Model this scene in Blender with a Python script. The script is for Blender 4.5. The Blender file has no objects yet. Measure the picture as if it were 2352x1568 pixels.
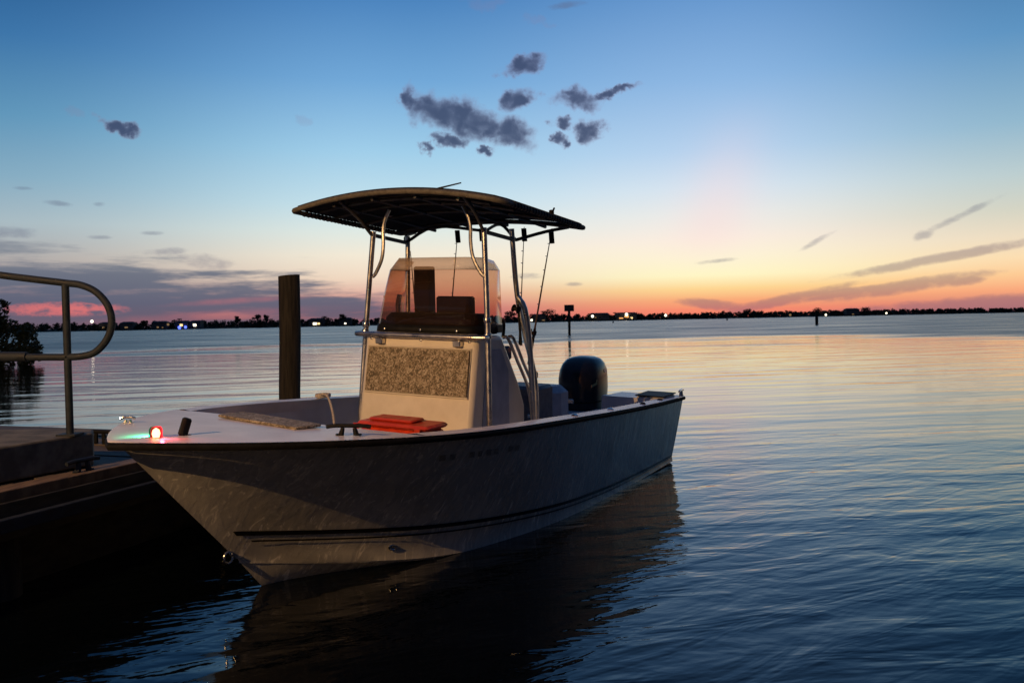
import bpy, math, random
from mathutils import Vector, Matrix
R = math.radians
sc = bpy.context.scene
C = sc.collection
random.seed(7)

# ------------------------------------------------------------------ camera
CAM_H = 1.5297
FPX = 1903.7                       # focal length for a 2352 px wide picture
cam = bpy.data.cameras.new('camera')
cam.sensor_width = 36.0
cam.lens = 36.0 * FPX / 2352.0
cam.clip_start = 0.05
cam.clip_end = 6000
cam.dof.use_dof = True
cam.dof.focus_distance = 6.3
cam.dof.aperture_fstop = 5.0
co = bpy.data.objects.new('camera', cam)
C.objects.link(co)
pitch = math.atan(48 / FPX)
co.matrix_world = (Matrix.Translation((0, 0, CAM_H)) @ Matrix.Rotation(R(90) - pitch, 4, 'X')
                   @ Matrix.Rotation(-R(1.08), 4, 'Z'))
sc.camera = co
sc.view_settings.view_transform = 'Standard'
sc.view_settings.look = 'None'
sc.view_settings.exposure = 0
sc.view_settings.gamma = 1


def lin(c):
    return tuple((x / 255 / 12.92) if x / 255 <= .04045 else ((x / 255 + .055) / 1.055) ** 2.4 for x in c)


def col(c):
    return (*lin(c), 1.0)


# ------------------------------------------------------------------ node expression helper
class G:
    def __init__(s, tree):
        s.t = tree

    def n(s, kind, **kw):
        nd = s.t.nodes.new(kind)
        for k, v in kw.items():
            setattr(nd, k, v)
        return nd

    def put(s, sock, v):
        if hasattr(v, 'is_output') or isinstance(v, bpy.types.NodeSocket):
            s.t.links.new(v, sock)
        else:
            sock.default_value = v

    def m(s, op, a, b=0.0, c=0.0, clamp=False):
        nd = s.n('ShaderNodeMath', operation=op, use_clamp=clamp)
        s.put(nd.inputs[0], a)
        s.put(nd.inputs[1], b)
        s.put(nd.inputs[2], c)
        return nd.outputs[0]

    def add(s, a, b): return s.m('ADD', a, b)
    def sub(s, a, b): return s.m('SUBTRACT', a, b)
    def mul(s, a, b): return s.m('MULTIPLY', a, b)
    def mx(s, a, b): return s.m('MAXIMUM', a, b)
    def mn(s, a, b): return s.m('MINIMUM', a, b)

    def vec(s, x, y, z=0.0):
        nd = s.n('ShaderNodeCombineXYZ')
        s.put(nd.inputs[0], x); s.put(nd.inputs[1], y); s.put(nd.inputs[2], z)
        return nd.outputs[0]

    def noise(s, v, scale=1.0, detail=4.0, rough=.5, dist=0.0, out=0):
        nd = s.n('ShaderNodeTexNoise')
        if v is not None: s.t.links.new(v, nd.inputs['Vector'])
        nd.inputs['Scale'].default_value = scale
        nd.inputs['Detail'].default_value = detail
        nd.inputs['Roughness'].default_value = rough
        nd.inputs['Distortion'].default_value = dist
        return nd.outputs[out]

    def sstep(s, v, a, b):
        nd = s.n('ShaderNodeMapRange', interpolation_type='SMOOTHSTEP')
        s.put(nd.inputs['Value'], v)
        s.put(nd.inputs['From Min'], a); s.put(nd.inputs['From Max'], b)
        return nd.outputs[0]

    def lstep(s, v, a, b, c=0.0, d=1.0):
        nd = s.n('ShaderNodeMapRange')
        s.put(nd.inputs['Value'], v)
        s.put(nd.inputs['From Min'], a); s.put(nd.inputs['From Max'], b)
        s.put(nd.inputs['To Min'], c); s.put(nd.inputs['To Max'], d)
        return nd.outputs[0]

    def ramp(s, v, pts, interp='LINEAR'):
        nd = s.n('ShaderNodeValToRGB')
        s.put(nd.inputs[0], v)
        cr = nd.color_ramp
        cr.interpolation = interp
        while len(cr.elements) > 1:
            cr.elements.remove(cr.elements[-1])
        for i, (p, c) in enumerate(pts):
            e = cr.elements[0] if i == 0 else cr.elements.new(p)
            e.position = p
            e.color = col(c) if max(c) > 1.001 else (*c, 1)
        return nd.outputs[0]

    def mix(s, f, a, b, mode='MIX'):
        nd = s.n('ShaderNodeMix', data_type='RGBA', blend_type=mode)
        s.put(nd.inputs[0], f)
        s.put(nd.inputs[6], a if not isinstance(a, tuple) else (*a, 1)[:4])
        s.put(nd.inputs[7], b if not isinstance(b, tuple) else (*b, 1)[:4])
        return nd.outputs[2]


# ------------------------------------------------------------------ dusk sky (world)
W = bpy.data.worlds.new('World')
sc.world = W
W.use_nodes = True
W.node_tree.nodes.clear()
g = G(W.node_tree)
tc = g.n('ShaderNodeTexCoord')
sep = g.n('ShaderNodeSeparateXYZ')
W.node_tree.links.new(tc.outputs['Generated'], sep.inputs[0])
dx, dy, dz = sep.outputs
az = g.mul(g.m('ARCTAN2', dx, dy), 57.29578)          # degrees, 0 = straight ahead, + = right
el = g.mul(g.m('ARCSINE', dz), 57.29578)
ela = g.m('ABSOLUTE', el)
# elevation fraction: the dusk gradient is steep near the horizon
f_el = g.m('POWER', g.m('DIVIDE', ela, 90.0, clamp=True), 0.5)


def E(d):
    return (d / 90.0) ** .5


high = [(E(32), (30, 68, 114)), (E(50), (40, 76, 124)), (E(90), (44, 80, 128))]
left = g.ramp(f_el, [(0, (120, 78, 92)), (E(1.3), (150, 105, 115)), (E(2.6), (152, 136, 142)), (E(4.2), (176, 170, 168)), (E(6.4), (168, 186, 194)), (E(9), (134, 172, 194)),
                     (E(12.5), (96, 150, 186)), (E(17), (60, 116, 168)), (E(21), (38, 90, 144))] + high)
mid = g.ramp(f_el, [(0, (160, 84, 96)), (E(.9), (196, 124, 124)), (E(1.9), (224, 172, 156)), (E(3.1), (242, 218, 194)), (E(4.6), (244, 234, 214)), (E(6.2), (224, 234, 228)), (E(8), (198, 226, 236)),
                    (E(11.5), (160, 206, 234)), (E(16), (114, 168, 216)), (E(21), (76, 132, 190))] + high)
glow = g.ramp(f_el, [(0, (240, 112, 102)), (E(.5), (248, 140, 110)), (E(1.15), (250, 172, 122)), (E(1.9), (254, 214, 146)), (E(2.8), (255, 246, 198)), (E(4.0), (254, 243, 214)), (E(5.2), (251, 238, 224)), (E(6.9), (234, 235, 233)),
                     (E(8.6), (214, 228, 240)), (E(11), (182, 210, 238)), (E(15.5), (140, 182, 226)), (E(21), (98, 148, 204))] + high)
right = g.ramp(f_el, [(0, (190, 110, 112)), (E(.7), (224, 142, 120)), (E(1.3), (250, 170, 126)), (E(2.2), (254, 204, 150)), (E(3.2), (252, 222, 178)), (E(4.4), (238, 221, 194)), (E(6.0), (212, 212, 196)), (E(8), (188, 206, 208)),
                      (E(11), (146, 184, 206)), (E(16), (94, 148, 194)), (E(21), (62, 114, 166))] + high)
back = g.ramp(f_el, [(0, (36, 38, 50)), (E(8), (34, 42, 60)), (E(25), (34, 48, 76)), (E(60), (40, 68, 110)), (E(90), (44, 80, 128))])
sky = g.mix(g.sstep(az, -33.0, -9.0), left, mid)
sky = g.mix(g.sstep(az, -7.0, 13.0), sky, glow)
sky = g.mix(g.sstep(az, 14.0, 33.0), sky, right)
absaz = g.m('ABSOLUTE', g.sub(az, 1.0))
sky = g.mix(g.sstep(absaz, 35.0, 72.0), sky, back)
# faint pink light pillar over the set sun
pil = g.mul(g.m('POWER', 2.718, g.mul(g.m('POWER', g.mul(g.sub(az, g.add(13.2, g.mul(g.sub(el, 4.0), .25))), .42), 2.0), -1.0)),
            g.mul(g.sstep(el, 2.5, 6.5), g.sub(1.0, g.sstep(el, 6.5, 15.0))))
sky = g.mix(g.mul(pil, .32), sky, (*lin((255, 214, 214)), 1))

azel = g.vec(az, el)
n_big = g.noise(g.vec(g.mul(az, .16), g.mul(el, .55)), 1.0, 6, .58)
n_puff = g.noise(azel, .8, 4, .45, .6)
n_fine = g.noise(g.vec(g.mul(az, .5), el), 1.6, 5, .6)


def px2ae(px, py):
    hy = 736 - .01885 * (px - 1176)
    return math.degrees(math.atan((px - 1176) / FPX)), math.degrees(math.atan((hy - py) / math.hypot(FPX, px - 1176)))


wn1 = g.n('ShaderNodeTexNoise'); W.node_tree.links.new(azel, wn1.inputs['Vector'])
wn1.inputs['Scale'].default_value = .42; wn1.inputs['Detail'].default_value = 6; wn1.inputs['Roughness'].default_value = .62
wsp = g.n('ShaderNodeSeparateXYZ'); W.node_tree.links.new(wn1.outputs['Color'], wsp.inputs[0])
WARP = [g.add(az, g.mul(g.sub(wsp.outputs[0], .5), 4.2)), g.add(el, g.mul(g.sub(wsp.outputs[1], .5), 2.6))]
USE = [az, el]


def blob(px, py, rx, ry, rot=0.0):
    """elliptic field for one cloud, 1 in its centre and 0 on its rim, in degrees of sky"""
    a0, e0 = px2ae(px, py)
    sx = math.degrees(rx / FPX) * math.cos(R(a0)) ** 1
    sy = math.degrees(ry / FPX)
    u = g.sub(USE[0], a0); v = g.sub(USE[1], e0)
    c, s_ = math.cos(R(rot)), math.sin(R(rot))
    uu = g.m('MULTIPLY_ADD', u, c / sx, g.mul(v, s_ / sx))
    vv = g.m('MULTIPLY_ADD', v, c / sy, g.mul(u, -s_ / sy))
    return g.sub(1.0, g.add(g.mul(uu, uu), g.mul(vv, vv)))


def field(lst):
    f = blob(*lst[0])
    for b in lst[1:]:
        f = g.mx(f, blob(*b))
    return f


# puffy dark clouds high over the boat
USE[:] = WARP
puffs = field([(1025, 266, 108, 50, -12), (1085, 282, 110, 50, -14), (1165, 304, 100, 42, -12), (958, 238, 34, 40, 0),
               (1338, 230, 84, 30, 0), (1362, 300, 42, 34, 0), (1218, 160, 60, 26, 8), (1294, 325, 22, 18, 0), (1195, 238, 56, 28, 8),
               (1304, 288, 30, 18, 0), (288, 284, 52, 17, -14), (990, 346, 22, 15, 0), (1128, 354, 24, 13, 0), (1415, 219, 60, 12, 6), (1040, 322, 70, 16, 0)])
faint = field([(700, 284, 26, 16, 0), (1130, 16, 60, 14, 0), (1255, 54, 30, 9, -10), (180, 260, 24, 8, 0)])
USE[:] = [az, el]
d1 = g.add(g.mul(puffs, 1.3), g.mul(g.sub(n_puff, .5), 1.5))
a1 = g.mul(g.sstep(d1, .05, 1.1), .93)
a1 = g.mx(a1, g.mul(g.sstep(g.add(faint, g.mul(g.sub(n_puff, .5), 1.5)), -.1, 1.0), .28))
# thin grey wisps
wisps = field([(1310, 20, 60, 10, 5), (140, 468, 40, 7, -5), (238, 470, 18, 6, 0), (62, 434, 26, 5, 0),
               (360, 536, 30, 6, 0), (236, 545, 32, 6, 0), (385, 578, 60, 10, 4), (480, 602, 72, 20, -6), (1872, 558, 62, 8, 28),
               (2122, 540, 28, 14, 20), (2200, 500, 120, 9, 24), (1320, 653, 30, 6, 0), (1215, 634, 50, 9, 0), (40, 535, 60, 14, 0), (1650, 600, 60, 6, 4)])
d2 = g.add(wisps, g.mul(g.sub(n_fine, .5), 2.0))
a2 = g.mul(g.sstep(d2, .1, 1.3), .8)
# long slanting streaks on the right
strk = field([(2250, 700, 420, 20, 3), (1980, 668, 240, 10, 8), (2170, 592, 280, 12, 9), (2080, 658, 210, 16, 8), (2215, 644, 50, 13, 6), (2330, 702, 470, 26, 3.5), (1800, 690, 180, 14, 12),
              (1640, 700, 90, 14, -8), (1900, 672, 160, 7, 6)])
d3 = g.add(strk, g.mul(g.sub(n_fine, .5), 1.5))
a3 = g.mul(g.sstep(d3, -.1, .9), .8)
# low bank of stratus on the left, broken into layers, thinning out to the right
n_lay = g.noise(g.vec(g.mul(az, .13), g.mul(el, 1.1), 3.0), 1.0, 6, .6)
bank_top = g.lstep(az, -34, 2, 7.4, 3.4)
bank = g.mul(g.sub(1.0, g.sstep(el, g.sub(bank_top, 4.2), bank_top)), g.sub(1.0, g.sstep(az, -13, 1)))
hole = g.mul(g.sub(blob(150, 710, 150, 17, 0), g.mul(g.m('ABSOLUTE', g.sub(n_fine, .5)), 4.0)), .8)
hole2 = g.mul(g.sub(blob(470, 726, 230, 10, 3), g.mul(g.sub(n_fine, .5), 1.8)), .12)
hole3 = g.mul(g.sub(blob(560, 690, 150, 7, 3), g.mul(g.sub(n_fine, .5), 1.8)), .16)
rw = g.sstep(g.mx(g.mx(hole, hole2), hole3), -.15, .75)
d4 = g.add(g.mul(bank, 1.2), g.mul(g.sub(n_lay, .5), 3.6))
a4 = g.mul(g.mul(g.sstep(d4, .30, 1.15), .92), g.sstep(bank, .0, .25))
bandc = g.ramp(g.lstep(el, 0, 6), [(0, (108, 92, 108)), (.25, (88, 96, 118)), (.55, (100, 108, 126)), (1, (150, 156, 164))])
bandc = g.mix(g.mul(rw, .9), bandc, (*lin((224, 116, 116)), 1))
rimc = g.mix(.62, sky, (*lin((138, 124, 152)), 1))
puffc = g.mix(g.sstep(d1, .35, 1.35), rimc, (*lin((62, 72, 104)), 1))
sky = g.mix(a4, sky, bandc)
sky = g.mix(a3, sky, g.mix(.62, sky, (*lin((112, 94, 120)), 1)))
sky = g.mix(a2, sky, g.mix(.55, sky, (*lin((96, 100, 128)), 1)))
sky = g.mix(a1, sky, puffc)
bg = g.n('ShaderNodeBackground')
g.put(bg.inputs[0], sky)
bg.inputs[1].default_value = 1.0
wo = g.n('ShaderNodeOutputWorld')
W.node_tree.links.new(bg.outputs[0], wo.inputs[0])

# ------------------------------------------------------------------ dock lamp (warm), left of and behind the camera
LAMP = Vector((-6.4, -2.3, 5.1))


# ------------------------------------------------------------------ materials
def mat(name, base, rough=.5, metal=0.0, spec=.5, build=None, coat=0.0):
    m = bpy.data.materials.new(name)
    m.use_nodes = True
    b = m.node_tree.nodes['Principled BSDF']
    b.inputs['Base Color'].default_value = (*base, 1)
    b.inputs['Roughness'].default_value = rough
    b.inputs['Metallic'].default_value = metal
    b.inputs['Specular IOR Level'].default_value = spec
    b.inputs['Coat Weight'].default_value = coat
    if build:
        h = G(m.node_tree)
        t = h.n('ShaderNodeTexCoord')
        build(h, b, t.outputs['Object'])
    return m


def bump(h, b, height, dist, strength=1.0):
    nd = h.n('ShaderNodeBump')
    nd.inputs['Strength'].default_value = strength
    nd.inputs['Distance'].default_value = dist
    h.put(nd.inputs['Height'], height)
    h.t.links.new(nd.outputs[0], b.inputs['Normal'])


def grime(c1, c2, scale, bmp=0.0, stretch=(1, 1, 1), detail=6, lo=.35, hi=.65, rr=None):
    def f(h, b, v):
        mp = h.n('ShaderNodeMapping')
        mp.inputs['Scale'].default_value = stretch
        h.t.links.new(v, mp.inputs[0])
        n = h.noise(mp.outputs[0], scale, detail, .6)
        h.put(b.inputs['Base Color'], h.mix(h.sstep(n, lo, hi), (*c1, 1), (*c2, 1)))
        if rr: h.put(b.inputs['Roughness'], h.lstep(n, lo, hi, *rr))
        if bmp: bump(h, b, n, bmp)
    return f


def camo(h, b, v):
    n1 = h.noise(v, 34, 3, .6, 1.5)
    n2 = h.noise(v, 60, 2, .5, 1.0)
    c = h.ramp(n1, [(0, (.07, .055, .035)), (.40, (.08, .065, .04)), (.46, (.22, .17, .11)), (.53, (.32, .26, .18)), (.6, (.46, .40, .31)), (1, (.52, .46, .37))], 'LINEAR')
    c = h.mix(h.sstep(n2, .54, .62), c, (.13, .10, .06, 1))
    h.put(b.inputs['Base Color'], c)
    bump(h, b, n1, .002)


def hullmat(h, b, v):
    # white gelcoat: slanting streaks painted as light off water, very slightly wavy laminate
    mp = h.n('ShaderNodeMapping')
    mp.inputs['Rotation'].default_value = (0, R(40), 0)
    mp.inputs['Scale'].default_value = (7.0, 3.0, 1.1)
    h.t.links.new(v, mp.inputs[0])
    n1 = h.noise(mp.outputs[0], 2.4, 5, .62, .5)
    n2 = h.noise(v, 1.7, 3, .5)
    n3 = h.noise(v, 30, 4, .6)
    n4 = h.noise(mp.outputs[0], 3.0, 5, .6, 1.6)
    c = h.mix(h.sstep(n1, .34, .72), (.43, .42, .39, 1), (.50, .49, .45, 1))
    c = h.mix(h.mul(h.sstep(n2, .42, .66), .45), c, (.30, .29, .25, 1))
    c = h.mix(h.mul(h.sstep(n3, .55, .7), .18), c, (.25, .23, .18, 1))
    c = h.mix(h.mul(h.sstep(n4, .55, .68), .8), c, (.86, .82, .72, 1))      # pale dapples painted in for ripple light off the water
    h.put(b.inputs['Base Color'], c)
    h.put(b.inputs['Roughness'], h.lstep(n1, .3, .7, .20, .34))
    bump(h, b, h.add(h.mul(n1, .3), n2), .007)


def planks(h, b, v):
    mp = h.n('ShaderNodeMapping')
    mp.inputs['Scale'].default_value = (2, 14, 2)
    h.t.links.new(v, mp.inputs[0])
    n = h.noise(mp.outputs[0], 2.0, 6, .6)
    h.put(b.inputs['Base Color'], h.mix(n, (.05, .04, .03, 1), (.16, .12, .085, 1)))
    bump(h, b, n, .004)


def pilemat(h, b, v):
    mp = h.n('ShaderNodeMapping')
    mp.inputs['Scale'].default_value = (9, 9, .7)
    h.t.links.new(v, mp.inputs[0])
    n = h.noise(mp.outputs[0], 3.0, 6, .65)
    h.put(b.inputs['Base Color'], h.mix(h.sstep(n, .3, .7), (.014, .012, .008, 1), (.05, .042, .028, 1)))
    bump(h, b, n, .012)


M = dict(
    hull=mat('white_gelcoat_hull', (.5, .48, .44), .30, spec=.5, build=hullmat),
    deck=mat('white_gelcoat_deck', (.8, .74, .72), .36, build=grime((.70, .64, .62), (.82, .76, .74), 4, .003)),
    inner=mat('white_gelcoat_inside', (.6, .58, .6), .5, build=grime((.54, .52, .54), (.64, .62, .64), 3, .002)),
    console=mat('cream_gelcoat_console', (.78, .72, .62), .38, build=grime((.70, .64, .54), (.80, .74, .64), 3, .003)),
    black=mat('black_plastic', (.008, .008, .009), .6, spec=.2, build=grime((.006, .006, .006), (.011, .011, .012), 20)),
    rubber=mat('black_rubber', (.006, .006, .006), .75, spec=.15, build=grime((.004, .004, .004), (.010, .010, .010), 20)),
    alum=mat('anodised_tube', (.62, .60, .56), .30, 1.0, build=grime((.52, .50, .46), (.68, .66, .62), 9, 0, rr=(.25, .4))),
    dframe=mat('shade_darkened_tube', (.10, .10, .10), .45, .6, build=grime((.07, .07, .07), (.13, .13, .13), 9, 0, rr=(.4, .55))),  # darkened tube copy, shade under the canopy put into its colour
    steel=mat('polished_steel', (.6, .6, .6), .22, 1.0, build=grime((.5, .5, .5), (.66, .66, .64), 30, 0, rr=(.15, .35))),
    canvas=mat('black_canvas', (.012, .014, .018), .85, build=grime((.008, .010, .013), (.018, .020, .026), 30, .002)),
    trim=mat('tan_canvas_edge', (.12, .11, .09), .7, build=grime((.09, .08, .065), (.15, .135, .11), 25, .002)),
    camo=mat('camouflage_vinyl', (.2, .15, .1), .7, build=camo),
    stripe=mat('black_vinyl_stripe', (.008, .008, .008), .35, build=grime((.006, .006, .006), (.012, .012, .012), 30)),
    mark=mat('faded_vinyl_mark', (.13, .125, .11), .5, build=grime((.17, .165, .15), (.27, .26, .24), 40)),
    bottom=mat('bottom_paint', (.25, .23, .19), .5, build=grime((.16, .14, .10), (.34, .31, .25), 6, .004)),
    cowl=mat('black_cowling_paint', (.008, .010, .014), .28, spec=.3, coat=.15, build=grime((.008, .010, .014), (.013, .016, .022), 8)),
    gold=mat('gold_decal', (.42, .33, .14), .4, build=grime((.36, .28, .11), (.46, .37, .17), 60)),
    cowl_glint=mat('painted_cowl_glint', (.42, .42, .46), .3, build=grime((.36, .36, .4), (.5, .5, .54), 60)),  # pale tone painted as the highlight on the cowling
    red=mat('red_plastic', (.66, .06, .02), .4, build=grime((.55, .045, .015), (.72, .075, .025), 9, .001)),
    cushion=mat('grey_vinyl', (.10, .10, .12), .55, build=grime((.08, .08, .10), (.12, .12, .14), 16, .002)),
    coolr=mat('pale_plastic_box', (.40, .41, .46), .5, build=grime((.34, .35, .40), (.44, .45, .5), 6)),
    rope=mat('white_rope', (.50, .45, .40), .8, build=grime((.36, .32, .28), (.55, .5, .45), 70, .002)),
    wood=mat('dock_planks', (.1, .08, .06), .75, build=planks),
    edgew=mat('lit_tone_edge_board', (.30, .20, .11), .7, build=grime((.11, .07, .04), (.19, .125, .07), 5, .004, (6, 1, 1))),  # lighter brown paints the lamp-lit strip beside the darker planks
    darkw=mat('dark_fascia_board', (.03, .027, .022), .6, build=grime((.016, .014, .011), (.045, .04, .032), 5, .004, (1, 1, 3))),  # near-black brown for fascia, end board and bulkhead
    pile=mat('weathered_pile', (.06, .05, .03), .85, build=pilemat),
    conc=mat('weathered_concrete', (.13, .12, .10), .85, build=grime((.08, .075, .062), (.16, .148, .12), 7, .006)),
    galv=mat('dull_grey_pipe', (.03, .033, .042), .6, 0, spec=.25, build=grime((.016, .021, .032), (.026, .034, .050), 16, 0, rr=(.5, .7))),
    bark=mat('bark', (.05, .04, .03), .9, build=grime((.03, .025, .018), (.07, .055, .04), 8, .01)),
    leaf=mat('mangrove_leaf', (.04, .06, .02), .6, build=grime((.025, .045, .015), (.06, .08, .03), .8)),
    fleaf=mat('far_foliage', (.03, .045, .02), .8, build=grime((.02, .032, .014), (.045, .06, .028), .06)),
    land=mat('shore_earth', (.04, .035, .025), .9, build=grime((.025, .025, .015), (.06, .05, .035), .05)),
    hwall=mat('house_wall', (.16, .14, .12), .8, build=grime((.13, .11, .09), (.18, .16, .14), .5)),
    hroof=mat('house_roof', (.04, .035, .035), .8, build=grime((.03, .026, .026), (.05, .045, .045), .6)),
    sign=mat('marker_board', (.05, .045, .045), .7, build=grime((.035, .03, .03), (.06, .055, .055), 3)),
)


def emis(name, c, s):
    m = bpy.data.materials.new(name)
    m.use_nodes = True
    m.node_tree.nodes.clear()
    h = G(m.node_tree)
    e = h.n('ShaderNodeEmission')
    e.inputs[0].default_value = (*c, 1)
    e.inputs[1].default_value = s
    o = h.n('ShaderNodeOutputMaterial')
    m.node_tree.links.new(e.outputs[0], o.inputs[0])
    return m


M['warm'] = emis('warm_window_light', (1, .70, .30), 1.6)
M['amber'] = emis('amber_lamp_light', (1, .45, .14), 1.3)
M['white'] = emis('white_lamp_light', (1, .88, .66), 3.0)
M['blue'] = emis('blue_dock_light', (.10, .16, 1), 2.6)
M['dimw'] = emis('dim_window_light', (1, .62, .3), .22)
M['hot'] = emis('lamp_filament_glow', (1, .66, .34), 14.0)
M['greenlens'] = emis('green_lens_glow', (.03, .9, .35), .12)

# tinted windshield: see-through smoky bronze acrylic
m = bpy.data.materials.new('bronze_acrylic')
m.use_nodes = True
m.node_tree.nodes.clear()
h = G(m.node_tree)
tr = h.n('ShaderNodeBsdfTransparent'); tr.inputs[0].default_value = (.84, .66, .56, 1)
gl = h.n('ShaderNodeBsdfGlossy'); gl.inputs['Roughness'].default_value = .06; gl.inputs[0].default_value = (.9, .9, .9, 1)
df = h.n('ShaderNodeBsdfDiffuse'); df.inputs[0].default_value = (.42, .34, .28, 1)
fr = h.n('ShaderNodeLayerWeight'); fr.inputs[0].default_value = .5
frf = h.add(.03, h.mul(h.m('POWER', fr.outputs['Facing'], 4.0), .6))
m1 = h.n('ShaderNodeMixShader'); m1.inputs[0].default_value = .022
m.node_tree.links.new(tr.outputs[0], m1.inputs[1]); m.node_tree.links.new(df.outputs[0], m1.inputs[2])
m2 = h.n('ShaderNodeMixShader')
m.node_tree.links.new(frf, m2.inputs[0]); m.node_tree.links.new(m1.outputs[0], m2.inputs[1]); m.node_tree.links.new(gl.outputs[0], m2.inputs[2])
oo = h.n('ShaderNodeOutputMaterial'); m.node_tree.links.new(m2.outputs[0], oo.inputs[0])
M['acryl'] = m
m = m.copy(); m.name = 'frosted_acrylic_band'
for nd in m.node_tree.nodes:
    if nd.type == 'MIX_SHADER' and not nd.inputs[0].is_linked: nd.inputs[0].default_value = .35
    if nd.type == 'BSDF_DIFFUSE': nd.inputs[0].default_value = (.62, .50, .42, 1)
    if nd.type == 'BSDF_TRANSPARENT': nd.inputs[0].default_value = (.95, .84, .76, 1)
M['visor'] = m
# red lens: half-clear, glowing
m = bpy.data.materials.new('red_lens')
m.use_nodes = True
m.node_tree.nodes.clear()
h = G(m.node_tree)
tr = h.n('ShaderNodeBsdfTransparent'); tr.inputs[0].default_value = (1, .25, .2, 1)
em = h.n('ShaderNodeEmission'); em.inputs[0].default_value = (1, .03, .05, 1); em.inputs[1].default_value = 2.2
lw = h.n('ShaderNodeLayerWeight'); lw.inputs[0].default_value = .35
m1 = h.n('ShaderNodeMixShader')
m.node_tree.links.new(lw.outputs['Facing'], m1.inputs[0])
m.node_tree.links.new(tr.outputs[0], m1.inputs[1]); m.node_tree.links.new(em.outputs[0], m1.inputs[2])
oo = h.n('ShaderNodeOutputMaterial'); m.node_tree.links.new(m1.outputs[0], oo.inputs[0])
M['redlens'] = m

# water
m = bpy.data.materials.new('bay_water')
m.use_nodes = True
b = m.node_tree.nodes['Principled BSDF']
b.inputs['Base Color'].default_value = (.001, .002, .003, 1)
b.inputs['Roughness'].default_value = .04
b.inputs['IOR'].default_value = 1.42
h = G(m.node_tree)
geo = h.n('ShaderNodeNewGeometry')
sp = h.n('ShaderNodeSeparateXYZ')
m.node_tree.links.new(geo.outputs['Position'], sp.inputs[0])
wx, wy, _ = sp.outputs
dist = h.m('SQRT', h.add(h.mul(wx, wx), h.mul(wy, wy)))
wr = h.add(h.mul(wx, .985), h.mul(wy, .17))           # wave frame turned a little
wt = h.add(h.mul(wy, .985), h.mul(wx, -.17))
swell = h.noise(h.vec(h.mul(wr, .22), h.mul(wt, .95)), 1.0, 2, .4, .25)
chop = h.noise(h.vec(h.mul(wr, 1.3), h.mul(wt, 3.4)), 1.0, 3, .5, .4)
dr_ = h.add(h.mul(wx, .82), h.mul(wy, .57)); dt_ = h.add(h.mul(wy, .82), h.mul(wx, -.57))
chop2 = h.noise(h.vec(h.mul(dr_, 1.0), h.mul(dt_, 3.6), 7.0), 1.0, 3, .5, .6)
fine = h.noise(h.vec(h.mul(wr, 5.5), h.mul(wt, 11.0)), 1.0, 3, .55, .3)
patch = h.noise(h.vec(h.mul(wr, .05), h.mul(wt, .13)), 1.0, 3, .5)
# calmer glassy lane in the middle distance, wind ruffled water beyond
ruff = h.sstep(h.add(dist, h.mul(h.sub(patch, .5), 70)), 50, 72)
near = h.sub(1.0, h.sstep(dist, 7, 15))
h.put(b.inputs['Roughness'], h.add(.04, h.mul(ruff, h.lstep(patch, .25, .75, .16, .36))))
a_sw = h.add(.034, h.mul(ruff, .02))
a_ch = h.mul(h.add(.0048, h.add(h.mul(near, .0115), h.mul(ruff, .05))), h.lstep(patch, .3, .7, .45, 1.5))
a_fi = h.mul(h.add(.0004, h.add(h.mul(near, .0016), h.mul(ruff, .01))), h.lstep(patch, .3, .7, .4, 1.5))
hh = h.add(h.mul(swell, a_sw), h.add(h.mul(chop2, h.mul(near, .0105)), h.add(h.mul(chop, a_ch), h.mul(fine, a_fi))))
bump(h, b, hh, 1.0)
M['water'] = m


# ------------------------------------------------------------------ mesh helpers
def tag(o, label=None, cat=None, group=None, kind=None):
    if label: o['label'] = label
    if cat: o['category'] = cat
    if group: o['group'] = group
    if kind: o['kind'] = kind
    return o


def empty(name, loc=(0, 0, 0), rz=0.0, **kw):
    o = bpy.data.objects.new(name, None)
    o.empty_display_size = .2
    C.objects.link(o)
    o.location = loc
    o.rotation_euler = (0, 0, rz)
    return tag(o, **kw)


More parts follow.
